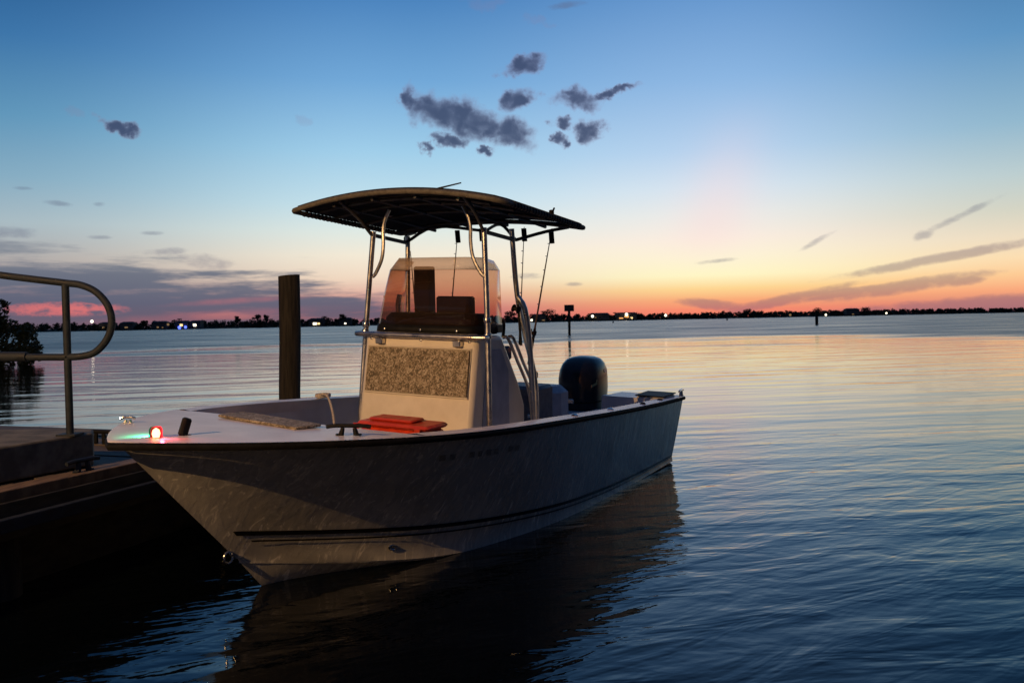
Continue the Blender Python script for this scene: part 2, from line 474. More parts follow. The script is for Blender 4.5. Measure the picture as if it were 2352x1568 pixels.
class MB:
    def __init__(s):
        s.v = []; s.f = []; s.mi = []; s.cur = 0

    def mesh(s, vs, fs):
        o = len(s.v)
        s.v += [tuple(v) for v in vs]
        s.f += [tuple(i + o for i in f) for f in fs]
        s.mi += [s.cur] * len(fs)
        return s

    def box(s, c, d, rot=None, bev=0.0):
        x, y, z = d[0] / 2, d[1] / 2, d[2] / 2
        if bev <= 0:
            vs = [Vector((i * x, j * y, k * z)) for k in (-1, 1) for j in (-1, 1) for i in (-1, 1)]
            fs = [(0, 2, 3, 1), (4, 5, 7, 6), (0, 1, 5, 4), (1, 3, 7, 5), (3, 2, 6, 7), (2, 0, 4, 6)]
        else:
            e = min(bev, x * .95, y * .95, z * .95)
            vs = []; fs = []
            rings = [(z, x - e, y - e), (z - e, x, y), (-z + e, x, y), (-z, x - e, y - e)]
            for (zz, xx, yy) in rings:
                ee = e * .5 if abs(zz) == z else e
                for (sx, sy, first) in ((1, 1, 0), (-1, 1, 1), (-1, -1, 0), (1, -1, 1)):
                    a = Vector((sx * xx, sy * (yy - ee), zz)); b_ = Vector((sx * (xx - ee), sy * yy, zz))
                    vs += [a, b_] if not first else [b_, a]
            for r in range(3):
                for i in range(8):
                    j = (i + 1) % 8
                    fs.append((r * 8 + i, (r + 1) * 8 + i, (r + 1) * 8 + j, r * 8 + j))
            fs.append(tuple(range(8))); fs.append(tuple(range(31, 23, -1)))
        if rot is not None: vs = [rot @ v for v in vs]
        c = Vector(c)
        return s.mesh([v + c for v in vs], fs)

    def tube(s, pts, r, n=10, smooth=0, closed=False, caps=True):
        P = [Vector(p) for p in pts]
        if smooth:
            Q = []
            N = len(P)
            rng = range(N) if closed else range(N - 1)
            for i in rng:
                p0 = P[(i - 1) % N] if closed or i > 0 else P[0] * 2 - P[1]
                p1 = P[i]; p2 = P[(i + 1) % N]
                p3 = P[(i + 2) % N] if closed or i + 2 < N else P[-1] * 2 - P[-2]
                for k in range(smooth):
                    t = k / smooth
                    Q.append(.5 * ((2 * p1) + (p2 - p0) * t + (2 * p0 - 5 * p1 + 4 * p2 - p3) * t * t + (3 * p1 - p0 - 3 * p2 + p3) * t ** 3))
            if not closed: Q.append(P[-1])
            P = Q
        rs = r if isinstance(r, (list, tuple)) else None
        N = len(P)
        tans = []
        for i in range(N):
            a = P[(i - 1) % N] if closed or i else P[0]
            b_ = P[(i + 1) % N] if closed or i < N - 1 else P[-1]
            tans.append((b_ - a).normalized())
        up = Vector((0, 0, 1)) if abs(tans[0].z) < .9 else Vector((1, 0, 0))
        nrm = (up - tans[0] * up.dot(tans[0])).normalized()
        vs = []
        for i in range(N):
            if i:
                nrm = (nrm - tans[i] * nrm.dot(tans[i]))
                nrm = nrm.normalized() if nrm.length > 1e-6 else tans[i].orthogonal().normalized()
            bi = tans[i].cross(nrm)
            rr = (rs[0] + (rs[1] - rs[0]) * i / max(1, N - 1)) if rs else r
            for k in range(n):
                a = 2 * math.pi * k / n
                vs.append(P[i] + nrm * (math.cos(a) * rr) + bi * (math.sin(a) * rr))
        fs = []
        for i in range(N if closed else N - 1):
            j = (i + 1) % N
            for k in range(n):
                l = (k + 1) % n
                fs.append((i * n + k, i * n + l, j * n + l, j * n + k))
        if caps and not closed:
            fs.append(tuple(range(n - 1, -1, -1)))
            fs.append(tuple((N - 1) * n + k for k in range(n)))
        return s.mesh(vs, fs)

    def lathe(s, prof, c=(0, 0, 0), n=20, rot=None):
        vs = []; fs = []
        c = Vector(c)
        for (r, z) in prof:
            for k in range(n):
                a = 2 * math.pi * k / n
                v = Vector((math.cos(a) * r, math.sin(a) * r, z))
                if rot is not None: v = rot @ v
                vs.append(v + c)
        for i in range(len(prof) - 1):
            for k in range(n):
                l = (k + 1) % n
                fs.append((i * n + k, i * n + l, (i + 1) * n + l, (i + 1) * n + k))
        fs.append(tuple(range(n - 1, -1, -1)))
        fs.append(tuple((len(prof) - 1) * n + k for k in range(n)))
        return s.mesh(vs, fs)

    def grid(s, rows, closed_u=False, flip=False):
        o = []
        n = len(rows[0])
        for r in rows: o += r
        fs = []
        for i in range(len(rows) - 1):
            for k in range(n if closed_u else n - 1):
                l = (k + 1) % n
                f = (i * n + k, i * n + l, (i + 1) * n + l, (i + 1) * n + k)
                fs.append(f[::-1] if flip else f)
        return s.mesh(o, fs)

    def slab(s, outline, z0, z1):
        n = len(outline)
        vs = [(x, y, z0) for x, y in outline] + [(x, y, z1) for x, y in outline]
        fs = [tuple(range(n - 1, -1, -1)), tuple(range(n, 2 * n))]
        fs += [(i, (i + 1) % n, n + (i + 1) % n, n + i) for i in range(n)]
        return s.mesh(vs, fs)

    def build(s, name, mats, parent=None, smooth=True, ang=40, bevel=0.0, solid=0.0):
        me = bpy.data.meshes.new(name)
        me.from_pydata(s.v, [], s.f)
        if not isinstance(mats, (list, tuple)): mats = [mats]
        for q in mats: me.materials.append(q)
        for p, i in zip(me.polygons, s.mi): p.material_index = i
        me.validate()
        if smooth:
            me.polygons.foreach_set('use_smooth', [True] * len(me.polygons))
            try:
                me.set_sharp_from_angle(angle=R(ang))
            except Exception:
                pass
        me.update()
        o = bpy.data.objects.new(name, me)
        C.objects.link(o)
        if parent: o.parent = parent
        if solid:
            md = o.modifiers.new('solid', 'SOLIDIFY'); md.thickness = solid; md.offset = -1
        if bevel:
            md = o.modifiers.new('bevel', 'BEVEL'); md.width = bevel; md.segments = 2; md.limit_method = 'ANGLE'
        return o


def tb(pts, r, **k): return MB().tube(pts, r, **k)
def clamp(x, a=0., b_=1.): return max(a, min(b_, x))


# ------------------------------------------------------------------ setting: water, far shore
wm = MB()
WZ = -.075
wm.mesh([(-3000, -300, WZ), (3000, -300, WZ), (3000, 3500, WZ), (-3000, 3500, WZ)], [(0, 1, 2, 3)])
tag(wm.build('water', M['water'], smooth=False), kind='structure')
gm = MB()
gm.mesh([(-3000, -300, -3), (3000, -300, -3), (3000, 3500, -3), (-3000, 3500, -3)], [(0, 1, 2, 3)])
tag(gm.build('ground', M['land'], smooth=False), kind='structure')


def shore_y(x):
    """distance of the far bank, nearer on the left"""
    t = clamp((x + 350) / 900)
    return 500 + 330 * t ** 1.5


xs = [-700 + i * 20 for i in range(90)]
rows = []
for x in xs:
    y = shore_y(x) + 3 * math.sin(x * .07)
    rows.append([Vector((x, y, -.5)), Vector((x, y + 1.5, .55)), Vector((x, y + 30, 1.2)), Vector((x, y + 400, 1.5))])
lm = MB(); lm.grid(rows)
tag(lm.build('terrain', M['land'], smooth=False), kind='structure')


def clump(mb, c, r, n, size, flat=.8, rnd=random):
    """leafy clump: many small leaf-size faces through a lumpy volume"""
    for _ in range(n):
        while True:
            p = Vector((rnd.uniform(-1, 1), rnd.uniform(-1, 1), rnd.uniform(-1, 1)))
            if .15 < p.length < 1: break
        p = Vector((p.x * r, p.y * r, p.z * r * flat)) + c
        a = Vector((rnd.gauss(0, 1), rnd.gauss(0, 1), rnd.gauss(0, 1))).normalized()
        b_ = a.orthogonal().normalized()
        c_ = a.cross(b_)
        s_ = size * rnd.uniform(.6, 1.5)
        mb.mesh([p - b_ * s_, p + c_ * s_ * .55, p + b_ * s_, p - c_ * s_ * .55], [(0, 1, 2, 3)])


rnd = random.Random(3)
wood = MB()
for x in range(-640, 760, 5):
    for k in range(3):
        xx = x + rnd.uniform(-3, 3)
        y = shore_y(xx) + rnd.uniform(4, 26)
        big = .5 + .5 * math.sin(xx * .021 + 1.3) * math.sin(xx * .057)
        hgt = rnd.uniform(2.6, 4.4) + 1.7 * big * rnd.random()
        if xx > 250: hgt *= .92
        clump(wood, Vector((xx, y - 3, 1.5)), 3.2, 30, .8, .6, rnd)
        for q in range(3):
            clump(wood, Vector((xx + rnd.uniform(-2, 2), y, 1.0 + hgt * (.3 + .22 * q))), hgt * (.52 - .1 * q), 26, .62, .8, rnd)
tag(wood.build('treeline', M['fleaf'], smooth=False), 'dark low wood along the far shore of the bay', 'woods', kind='stuff')


def at(px, py, Y):
    """pixel of the photograph at distance Y -> point in the world"""
    dv = Vector(((px - 1176) / FPX, -(py - 784) / FPX, -1))
    dv = (co.matrix_world.to_3x3() @ dv)
    k = Y / dv.y
    return Vector((0, 0, CAM_H)) + dv * k


def far_tree(px, top, wpx, label, palm=False):
    p = at(px, 738, 1.0)
    x = p.x * 500
    for _ in range(5): x = p.x * (shore_y(x) + 2.0)
    Y = shore_y(x) + 2.0
    t = at(px, top, Y)
    w = wpx / FPX * Y / 2
    H = t.z
    r_ = random.Random(int(px))
    e = empty('palm_tree' if palm else 'shore_tree', (x, Y, 1.0), label=label, cat='tree', group='trees standing out on the far shore')
    tk = tb([(0, 0, -.3), (.1, 0, (H - 1) * .5), (.15, 0, (H - 1) * .85)], [.28, .14], n=6)
    tk.build('trunk', M['bark'], e)
    cr = MB()
    if palm:
        for k in range(14):
            a = k * 2.4; L = w * 1.0
            d = Vector((math.cos(a), math.sin(a), 0))
            pts = [Vector((.15, 0, (H - 1) * .86)) + d * L * s_ + Vector((0, 0, .45 * L * math.sin(s_ * 2.6) - .5 * L * s_ * s_ * (k % 3) * .6)) for s_ in (0, .35, .7, 1)]
            for a_, b_ in zip(pts, pts[1:]):
                sd = d.cross(Vector((0, 0, 1))) * .32
                cr.mesh([a_ - sd, a_ + sd, b_ + sd * .6, b_ - sd * .6], [(0, 1, 2, 3)])
    else:
        for q in range(7):
            clump(cr, Vector((r_.uniform(-.6, .6) * w, r_.uniform(-1, 1), (H - 1) * r_.uniform(.45, .85))), w * r_.uniform(.3, .55), 60, .4, .8, r_)
        clump(cr, Vector((0, 0, (H - 1) * .8)), w * .42, 70, .4, .8, r_)
    cr.build('crown', M['fleaf'], e, smooth=False)
    return e


far_tree(590, 720, 22, 'round far shore tree just left of the wooden piling', False)
far_tree(610, 721, 18, 'far shore tree touching the left side of the piling top line', False)
far_tree(545, 724, 18, 'spreading far shore tree between the blue lights and the piling')
far_tree(412, 731, 12, 'thin spiky palm above the blue lights on the far shore', True)
far_tree(330, 736, 22, 'low tree on the far shore left of the blue lights')
far_tree(788, 720, 20, 'tall round tree on the far shore right of the piling')
far_tree(745, 726, 14, 'narrow palm above the warm window right of the piling', True)
far_tree(1172, 714, 34, 'bushy tree on the far shore behind the boat windshield')
far_tree(1262, 711, 38, 'broad bush crowned tree left of the channel marker board')
far_tree(1248, 714, 16, 'palm leaning out of the broad tree left of the marker', True)
far_tree(1296, 721, 16, 'small tree right under the channel marker board', False)
far_tree(1412, 717, 10, 'lone palm beside the amber lights right of the marker', True)
far_tree(1714, 711, 26, 'low round tree on the right shore above open water')
far_tree(1876, 708, 34, 'wooded hump behind the short distant post')
far_tree(1985, 707, 30, 'widest dark tree clump on the right shore')


def house(px, lights, w, label, hpx=12, dimonly=False):
    p = at(px, 738, 1.0)
    x = p.x * 500
    for _ in range(5): x = p.x * (shore_y(x) - 0.5)
    Y = shore_y(x) + 1.0
    H = at(px, at_h(px) - hpx, Y).z - 1.0
    H = max(2.2, H)
    e = empty('shore_house', (x, Y, .6), label=label, cat='house', group='houses on the far shore')
    MB().box((0, 3, H / 2), (w, 6, H)).build('wall', M['hwall'], e, smooth=False)
    rf = MB()
    rf.mesh([(-w / 2 - .4, -.5, H + .01), (w / 2 + .4, -.5, H + .01), (w / 2 + .4, 6.5, H + .01), (-w / 2 - .4, 6.5, H + .01), (-w / 2 + 1, 3, H + 1.0), (w / 2 - 1, 3, H + 1.0)],
            [(0, 1, 5, 4), (1, 2, 5), (2, 3, 4, 5), (3, 0, 4), (3, 2, 1, 0)])
    rf.build('roof', M['hroof'], e, smooth=False)
    for (lx, lz, lw_, lh, key) in lights:
        f = MB().box((lx, -.06, lz), (lw_ + .3, .1, lh + .3)).build('window', M['hroof'], e, smooth=False)
        MB().box((lx, -.13, lz), (lw_, .03, lh)).build('pane', M[key], f, smooth=False)
    return e


def at_h(px): return 736 - .01885 * (px - 1176)


house(240, [(-1.5, 1.3, 1.3, 1.1, 'dimw'), (1.6, 1.2, 1.2, .9, 'dimw')], 9, 'dim house on the far shore seen inside the railing loop')
house(287, [(0, 1.2, 2.0, .8, 'dimw')], 8, 'dim windowed house just right of the railing loop')
house(362, [(-.6, .9, 1.3, .8, 'dimw'), (2.4, .7, .8, .6, 'dimw')], 9, 'low house with faint windows left of the blue lights')
house(414, [(0, 2.0, 1.9, 1.4, 'warm')], 8, 'house with a yellow window above the blue dock lights')
house(445, [(0, 1.8, 2.0, 1.5, 'white')], 7, 'house with one bright window right of the blue dock lights')
house(725, [(-.9, 1.3, 2.4, 1.4, 'white'), (1.6, 1.3, 1.6, 1.2, 'warm')], 10, 'brightly lit house on the shore right of the piling')
house(792, [(0, 1.1, 1.2, .9, 'white')], 8, 'house with a small white window left of the boat console')
house(1240, [(2.6, .8, 2.0, .6, 'dimw')], 9, 'dim house beside the amber lamp behind the fishing rod')
house(1378, [(-3, 2.0, 1.2, .8, 'dimw')], 14, 'long low house right of the channel marker')
house(1440, [(0, 2.2, 3.0, 1.5, 'amber'), (-4, 1.2, 3, .8, 'amber'), (3.6, 1.2, 1.8, 1.2, 'warm')], 15, 'amber lit waterfront building right of the channel marker')
house(1961, [(0, .9, 1.6, .6, 'dimw')], 11, 'dim brown house on the far right shore')


def shore_lamp(px, py, key, r_, label):
    p = at(px, 738, 1.0)
    x = p.x * 500
    for _ in range(5): x = p.x * (shore_y(x) - 3.0)
    Y = shore_y(x) - 3.0
    q = at(px, py, Y)
    q.z = max(q.z, .5)
    e = empty('shore_lamp', (q.x, Y, 0), label=label, cat='lamp', group='lamps along the far shore')
    tb([(0, .3, -.5), (0, .3, q.z)], .09, n=6).build('post', M['galv'], e)
    MB().lathe([(.02, -r_), (r_ * .7, -r_ * .7), (r_, 0), (r_ * .7, r_ * .7), (.02, r_)], (0, 0, q.z), 10).build('globe', M[key], e)


for a in [(211, 738, 'white', .95, 'white lamp inside the railing loop on the far shore'),
          (386, 745, 'dimw', .8, 'dim lamp on the far shore left of the blue pair'),
          (412, 752, 'blue', 1.0, 'left blue dock light of the pair low on the far shore'),
          (426, 751, 'blue', .9, 'right blue dock light of the pair low on the far shore'),
          (1221, 735, 'white', .8, 'warm lamp low behind the thick end of the fishing rod'),
          (1361, 726, 'white', 1.0, 'bright lamp between the marker board and the amber building'),
          (1439, 722, 'white', 1.15, 'brightest white lamp at the amber lit waterfront building'),
          (1529, 724, 'white', 1.0, 'pinkish white lamp right of the amber lit building'),
          (1815, 723, 'dimw', 1.0, 'faint lamp on the right shore left of the short post'),
          (1897, 723, 'white', .85, 'small white lamp just right of the short distant post'),
          (2036, 719, 'white', .8, 'rightmost small white lamp on the far shore')]:
    shore_lamp(*a)

# ------------------------------------------------------------------ channel markers, posts, float, piling
e = empty('channel_marker', (at(1308, 768, 84).x, 84, 0), label='channel marker board on a post standing in the water right of the boat', cat='channel marker')
tb([(0, 0, -2), (0, 0, 2.9)], .13, n=10).build('post', M['pile'], e)
MB().box((0, -.16, 2.68), (.98, .04, .66), bev=.01).build('board', M['sign'], e, smooth=False)
for sgn in (-.3, .3):
    MB().box((0, -.125, 2.68 + sgn * .8), (.5, .025, .07)).build('bracket', M['galv'], e, smooth=False)
for (px, Y, top, r_, lab) in [(1876, 131, 1.25, .24, 'short thick distant post in the water on the right'),
                              (1408, 300, .6, .25, 'tiny distant post off the amber lit building'),
                              (1670, 330, .7, .25, 'tiny distant post midway between marker and short post')]:
    pm = MB().lathe([(r_, -2), (r_, top - .05), (r_ * .8, top)], (0, 0, 0), 10)
    o = pm.build('water_post', M['pile'])
    o.location = (at(px, 738, Y).x, Y, 0)
    tag(o, lab, 'post', 'short posts standing in the bay')
fl = MB().lathe([(.01, -.05), (.05, -.04), (.075, .02), (.07, .07), (.03, .11), (.015, .17), (.01, .2)], n=14).build('float_buoy', M['rubber'])
fl.location = (.671, 24.2, WZ)
tag(fl, 'small black float on the water left of the outboard engine', 'buoy')

pl = MB()
prof = []
rr_ = random.Random(5)
rowsp = []
for i in range(24):
    z = -2.5 + i * (2.24 + 2.5) / 23
    rowsp.append([Vector((math.cos(a) * (.150 + .006 * math.sin(3 * a + i * .7) + .003 * rr_.random()) + (2.2 - z) * -.02,
                          math.sin(a) * .150, z + (.012 * math.cos(a) if i == 23 else 0))) for a in [k * math.pi / 10 for k in range(20)]])
pl.grid(rowsp, closed_u=True)
pl.mesh([v for v in rowsp[-1]], [tuple(range(20))])
o = pl.build('wooden_piling', M['pile'], ang=50)
o.location = (-3.2, 12.0, 0)
tag(o, 'tall weathered wooden piling standing in the water behind the boat', 'piling')

# ------------------------------------------------------------------ mangrove bush on the left
e = empty('mangrove_bush', (-25.2, 38, 0), label='dark leafy mangrove overhanging the water at the left edge', cat='bush')
tkm = MB()
rb = random.Random(11)
for k in range(14):
    a = rb.uniform(0, 6.28); x0 = rb.uniform(-2.2, 2.2)
    tkm.tube([(x0, rb.uniform(-1, 1), -.8), (x0 * .8, rb.uniform(-.6, .6), .7), (x0 * 1.0 + rb.uniform(-.5, .5), 0, 1.7)], [.07, .03], n=6, smooth=3)
tkm.build('trunk', M['bark'], e)
lf = MB()
for (cx, cz, r_, n) in [(0, 1.6, 1.4, 900), (-2.4, 1.9, 1.5, 900), (1.5, 2.2, .75, 380), (2.0, 1.5, .7, 350), (2.7, 1.25, .6, 260), (3.1, .75, .55, 260), (2.4, .45, .8, 420),
                         (1.2, .7, .9, 420), (-1, .6, 1.2, 500), (-3.6, .9, 1.4, 600), (.9, 2.5, .6, 240), (3.5, .35, .32, 110), (2.9, 1.75, .3, 70), (-4.5, 2.3, 1.5, 600), (1.9, 2.75, .28, 60), (0, .5, 1.3, 1100), (1.9, .45, .85, 800), (3.0, .25, .6, 420), (3.1, 1.3, .5, 260), (3.3, .5, .5, 260), (-2, 1.0, 1.5, 800)]:
    for q in range(5):
        clump(lf, Vector((cx + rb.uniform(-.5, .5) * r_, rb.uniform(-1, 1) * r_ * .6, cz + rb.uniform(-.45, .45) * r_)), r_ * rb.uniform(.35, .7), n // 4, .085, .8, rb)
lf.build('crown', M['leaf'], e, smooth=False)

# ------------------------------------------------------------------ dock on the left
DA = Vector((-2.10, 7.35, 0)); DD = Vector((-.36, -1.0, 0)).normalized(); DN = Vector((-DD.y, DD.x, 0))
if DN.x > 0: DN = -DN                                   # DN points away from the water side, to the left


def dk(u, v, z):
    return DA + DD * u + DN * v + Vector((0, 0, z))


dock = empty('dock', tuple(DA), label='low dark wooden dock along the left of the boat', cat='dock')


def dloc(u, v, z): return dk(u, v, z) - DA


pk = MB()
u = 0.0
k = 0
while u < 10.2:
    w_ = .135
    zt = .552 + .004 * ((k * 7) % 3)
    a, b_, c_, d_ = dloc(u, .17, 0), dloc(u + w_, .17, 0), dloc(u + w_, 6.0, 0), dloc(u, 6.0, 0)
    vs = [(*q.xy, zt - .04) for q in (a, b_, c_, d_)] + [(*q.xy, zt) for q in (a, b_, c_, d_)]
    pk.mesh(vs, [(0, 1, 2, 3)[::-1], (4, 5, 6, 7), (0, 1, 5, 4), (1, 2, 6, 5), (2, 3, 7, 6), (3, 0, 4, 7)])
    u += w_ + .012
    k += 1
pk.build('plank_deck', M['wood'], dock, smooth=False)


def dbox(mb, u0, u1, v0, v1, z0, z1):
    q = [dloc(u0, v0, 0), dloc(u1, v0, 0), dloc(u1, v1, 0), dloc(u0, v1, 0)]
    vs = [(*p_.xy, z0) for p_ in q] + [(*p_.xy, z1) for p_ in q]
    mb.mesh(vs, [(3, 2, 1, 0), (4, 5, 6, 7), (0, 1, 5, 4), (1, 2, 6, 5), (2, 3, 7, 6), (3, 0, 4, 7)])
    return mb


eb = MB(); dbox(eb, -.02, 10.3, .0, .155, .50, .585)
eb.build('lit_strip_edge_board', M['edgew'], dock, smooth=False, bevel=.006)
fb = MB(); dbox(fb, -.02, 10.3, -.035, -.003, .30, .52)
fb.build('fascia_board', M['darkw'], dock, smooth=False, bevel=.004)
rb2 = MB(); dbox(rb2, -.02, 10.3, -.10, -.038, .36, .44)
rb2.build('rub_board', M['galv'], dock, smooth=False, bevel=.006)
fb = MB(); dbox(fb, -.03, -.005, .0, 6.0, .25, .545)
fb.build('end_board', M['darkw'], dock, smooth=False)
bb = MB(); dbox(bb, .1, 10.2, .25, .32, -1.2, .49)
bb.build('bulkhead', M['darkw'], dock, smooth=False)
for uu in (.5, 2.6, 4.9, 7.2, 9.6):
    q = dloc(uu, .14, 0)
    tb([(q.x, q.y, -2), (q.x, q.y, .49)], .12, n=12).build('dock_pile', M['pile'], dock)


def cleat(mb, c, d, L, H, r=.014):
    """two-legged horn cleat at point c along unit vector d"""
    c = Vector(c); d = Vector(d).normalized()
    up = Vector((0, 0, 1)); sd = d.cross(up)
    for s_ in (-1, 1):
        mb.tube([c + d * s_ * L * .17, c + d * s_ * L * .15 + up * H * .5, c + d * s_ * L * .13 + up * H], [r * 1.5, r * 1.0], n=8)
        mb.tube([c + d * s_ * L * .22 - up * .002, c + d * s_ * L * .22 + up * .006], r * 1.7, n=8)
    mb.tube([c - d * L * .5 + up * (H + .005), c - d * L * .3 + up * (H + .012), c + up * (H + .012), c + d * L * .3 + up * (H + .012), c + d * L * .5 + up * (H + .005)], r * 1.05, n=8, smooth=3)


cm = MB(); cleat(cm, (0, 0, 0), DD, .26, .06, .014)
o = cm.build('dock_cleat', M['galv']); o.location = (-2.79, 5.50, .588)
o.location = dk(2.02, .08, .588)
tag(o, 'metal cleat on the near edge board of the dock beside the bow', 'cleat', 'horn cleats on the dock')
cm = MB(); cleat(cm, (0, 0, 0), DN, .30, .085, .016)
o = cm.build('dock_cleat', M['black']); o.location = Vector((-3.48, 6.95, .565))
tag(o, 'black cleat silhouetted on the far side of the dock behind the railing post', 'cleat', 'horn cleats on the dock')
# a heap of dark mooring rope beside the far cleat
rp = MB()
rpts = []
for i in range(60):
    a = i * .52
    r_ = .20 - .0022 * i
    rpts.append((math.cos(a) * r_ * 1.4, math.sin(a) * r_ * .8, .02 + i * .0016 + .006 * math.sin(a * 2.3)))
rp.tube(rpts, .012, n=6, smooth=2)
o = rp.build('rope_coil', M['rubber']); o.location = (-3.15, 6.9, .572)
tag(o, 'dark coil of mooring rope lying on the dock beside the far cleat', 'rope')

# concrete platform and its pipe railing
cp = MB()
pa = [(-2.97, 5.83), (-3.09, 6.08), (-6.9, 6.35), (-8.6, 1.9), (-4.62, 1.75)]
cp.slab([(x, y) for x, y in pa], .568, .795)
o = cp.build('concrete_platform', M['conc'], smooth=False, bevel=.012)
tag(o, 'raised concrete platform on the dock at the left edge', 'platform')
rl = empty('pipe_railing', (-3.07, 5.72, .795), label='grey pipe handrail with rounded loop end on the concrete platform', cat='railing')


def rr(x, z):
    # points read off at 5.6 m, moved out to the railing's own distance
    k = 5.72 / 5.60
    return (x * k + 3.07, 0, CAM_H + (z - CAM_H) * k - .795)


toprail = [rr(-5.8, 2.28), rr(-4.6, 2.08), rr(-3.55, 1.917), rr(-3.25, 1.873), rr(-3.01, 1.84), rr(-2.90, 1.823), rr(-2.80, 1.775), rr(-2.725, 1.685), rr(-2.70, 1.575),
           rr(-2.73, 1.465), rr(-2.81, 1.375), rr(-2.90, 1.345), rr(-3.03, 1.34), rr(-3.25, 1.344), rr(-4.2, 1.36)]
tb(toprail, .0245, n=14, smooth=6).build('handrail', M['galv'], rl)
tb([rr(-3.28, 1.348), rr(-5.8, 1.40)], .034, n=12).build('lower_rail', M['galv'], rl)
tb([(0, 0, 0.0), (0, 0, 1.04)], .0245, n=14).build('post', M['galv'], rl)
tb([rr(-4.75, .795), rr(-4.75, 2.09)], .0245, n=14).build('post', M['galv'], rl)
MB().box((0, 0, .007), (.13, .13, .012)).build('base_plate', M['galv'], rl, smooth=False)

# ------------------------------------------------------------------ dock lamp that lights the scene (behind and left of the camera)
lp = empty('dock_lamp', (LAMP.x, LAMP.y, 1.46), label='tall dock lamp post with a warm lantern behind the camera', cat='lamp post')
tb([(0, 0, -.9), (0, 0, 3.45)], [.07, .045], n=12).build('pole', M['galv'], lp)
MB().lathe([(.05, 3.43), (.13, 3.46), (.12, 3.48), (.03, 3.49)], n=16).build('collar', M['galv'], lp)
MB().lathe([(.22, 3.86), (.2, 3.90), (.02, 3.98)], n=16).build('lamp_hood', M['galv'], lp)
for k in range(4):
    a = k * math.pi / 2 + .78
    tb([(math.cos(a) * .15, math.sin(a) * .15, 3.46), (math.cos(a) * .2, math.sin(a) * .2, 3.87)], .004, n=6).build('lamp_bar', M['galv'], lp)
MB().lathe([(.02, 3.70), (.05, 3.72), (.06, 3.76), (.05, 3.80), (.02, 3.83)], n=12).build('bulb', M['white'], lp)
ld = bpy.data.lights.new('lamp_light', 'POINT')
ld.energy = 3100
ld.color = (1.0, .56, .22)
ld.shadow_soft_size = .016
lo = bpy.data.objects.new('lamp_light', ld)
C.objects.link(lo)
lo.location = LAMP

# ================================================================== the boat
TH = 4.2211; HEEL = .0392; TRIM = -.0186
boat = empty('fishing_boat', label='white centre console fishing boat with black canopy moored beside the dock', cat='boat')
boat.matrix_world = (Matrix.Translation((.8512, 9.6116, 0)) @ Matrix.Rotation(TH, 4, 'Z') @ Matrix.Rotation(-HEEL, 4, 'X') @ Matrix.Rotation(-TRIM, 4, 'Y'))
L = 6.1655


def bs(s):
    s0, n, mm, B = .5719, 2.9847, .9472, 1.2045
    t = clamp((s - s0) / (1 - s0))
    return B * max(1 - t ** n, 0) ** mm * (1 - .05 * clamp((s0 - s) / s0) ** 2)


def zs(s):
    return .7191 + (1.0752 - .7191) * (.9233 * s + (1 - .9233) * s * s - .3189 * s * (1 - s) * (1 - 2 * s))


def table(X, T):
    if X <= T[0][0]: return T[0][1:]
    for a, b_ in zip(T, T[1:]):
        if X <= b_[0]:
            t = (X - a[0]) / (b_[0] - a[0])
            return tuple(p + (q - p) * t for p, q in zip(a[1:], b_[1:]))
    return T[-1][1:]


def smooth_table(X, T):
    return tuple(sum(v) / 7 for v in zip(*[table(X + d, T) for d in (-.18, -.12, -.06, 0, .06, .12, .18)])) if X < 5.0 else table(X, T)


def keel(X):
    return smooth_table(X, [(0, -.34), (3.2, -.33), (3.9, -.29), (4.42, -.225), (4.75, -.155), (4.95, -.09), (5.12, -.002), (5.32, .225)])[0]


def chine(X):
    return smooth_table(X, [(0, 1.0, -.02), (2.0, 1.0, -.02), (2.6, .995, -.012), (3.0, .965, -.004), (3.4, .895, .004), (3.8, .80, .014), (4.15, .675, .03), (4.42, .545, .06), (4.7, .36, .10),
                            (4.92, .205, .14), (5.13, .082, .182), (5.32, 0, .225)])


NS = 72
US = [1 - (1 - i / NS) ** 1.25 for i in range(NS + 1)]
US[0] = 0; US[-1] = 1


def section(u, side, off=0.0):
    """half section from keel to sheer at loft parameter u"""
    Xc = 5.32 * u
    Xs = 6.10 * u
    bc, zc = chine(Xc)
    B_, Z_ = bs(u), zs(u)
    if u < 1:
        B_ = min(B_, bs(Xs / L))
    B_ = max(bs(u) - .02, .0) if u < .999 else 0.0
    Z_ = zs(u) - .03
    K = Vector((Xc, 0, keel(Xc)))
    Cc = Vector((Xc, bc * side, zc))
    S = Vector((Xs, B_ * side, Z_))
    rows = [K + (Cc - K) * t for t in (0, .33, .66, .97)]
    rows.append(Cc + Vector((0, .0, -.012)))
    rows.append(Cc + Vector((0, .022 * side * min(1, bc * 4), .006)))
    p = .9 + .75 * clamp((u - .35) / .5)
    for v in (.08, .16, .25, .35, .45, .55, .65, .75, .84, .92, 1):
        b_ = bc + (B_ - bc) * v ** p
        q = Cc + (S - Cc) * v
        q.y = b_ * side
        rows.append(q)
    return rows


hm = MB()
for side in (1, -1):
    hm.grid([section(u, side) for u in US], flip=(side == 1))
# transom with a lowered notch for the engine
sP = section(0, 1)
for side in (1, -1):
    sec = section(0, side)
    notch = [Vector((0, .36 * side, .50)), Vector((0, .42 * side, .69))]
    poly = [Vector((0, 0, keel(0)))] + sec[3:] + [notch[1], notch[0], Vector((0, 0, .50))]
    hm.mesh(poly, [tuple(range(len(poly)))[::side]])
hull = hm.build('hull', M['hull'], boat, ang=28)


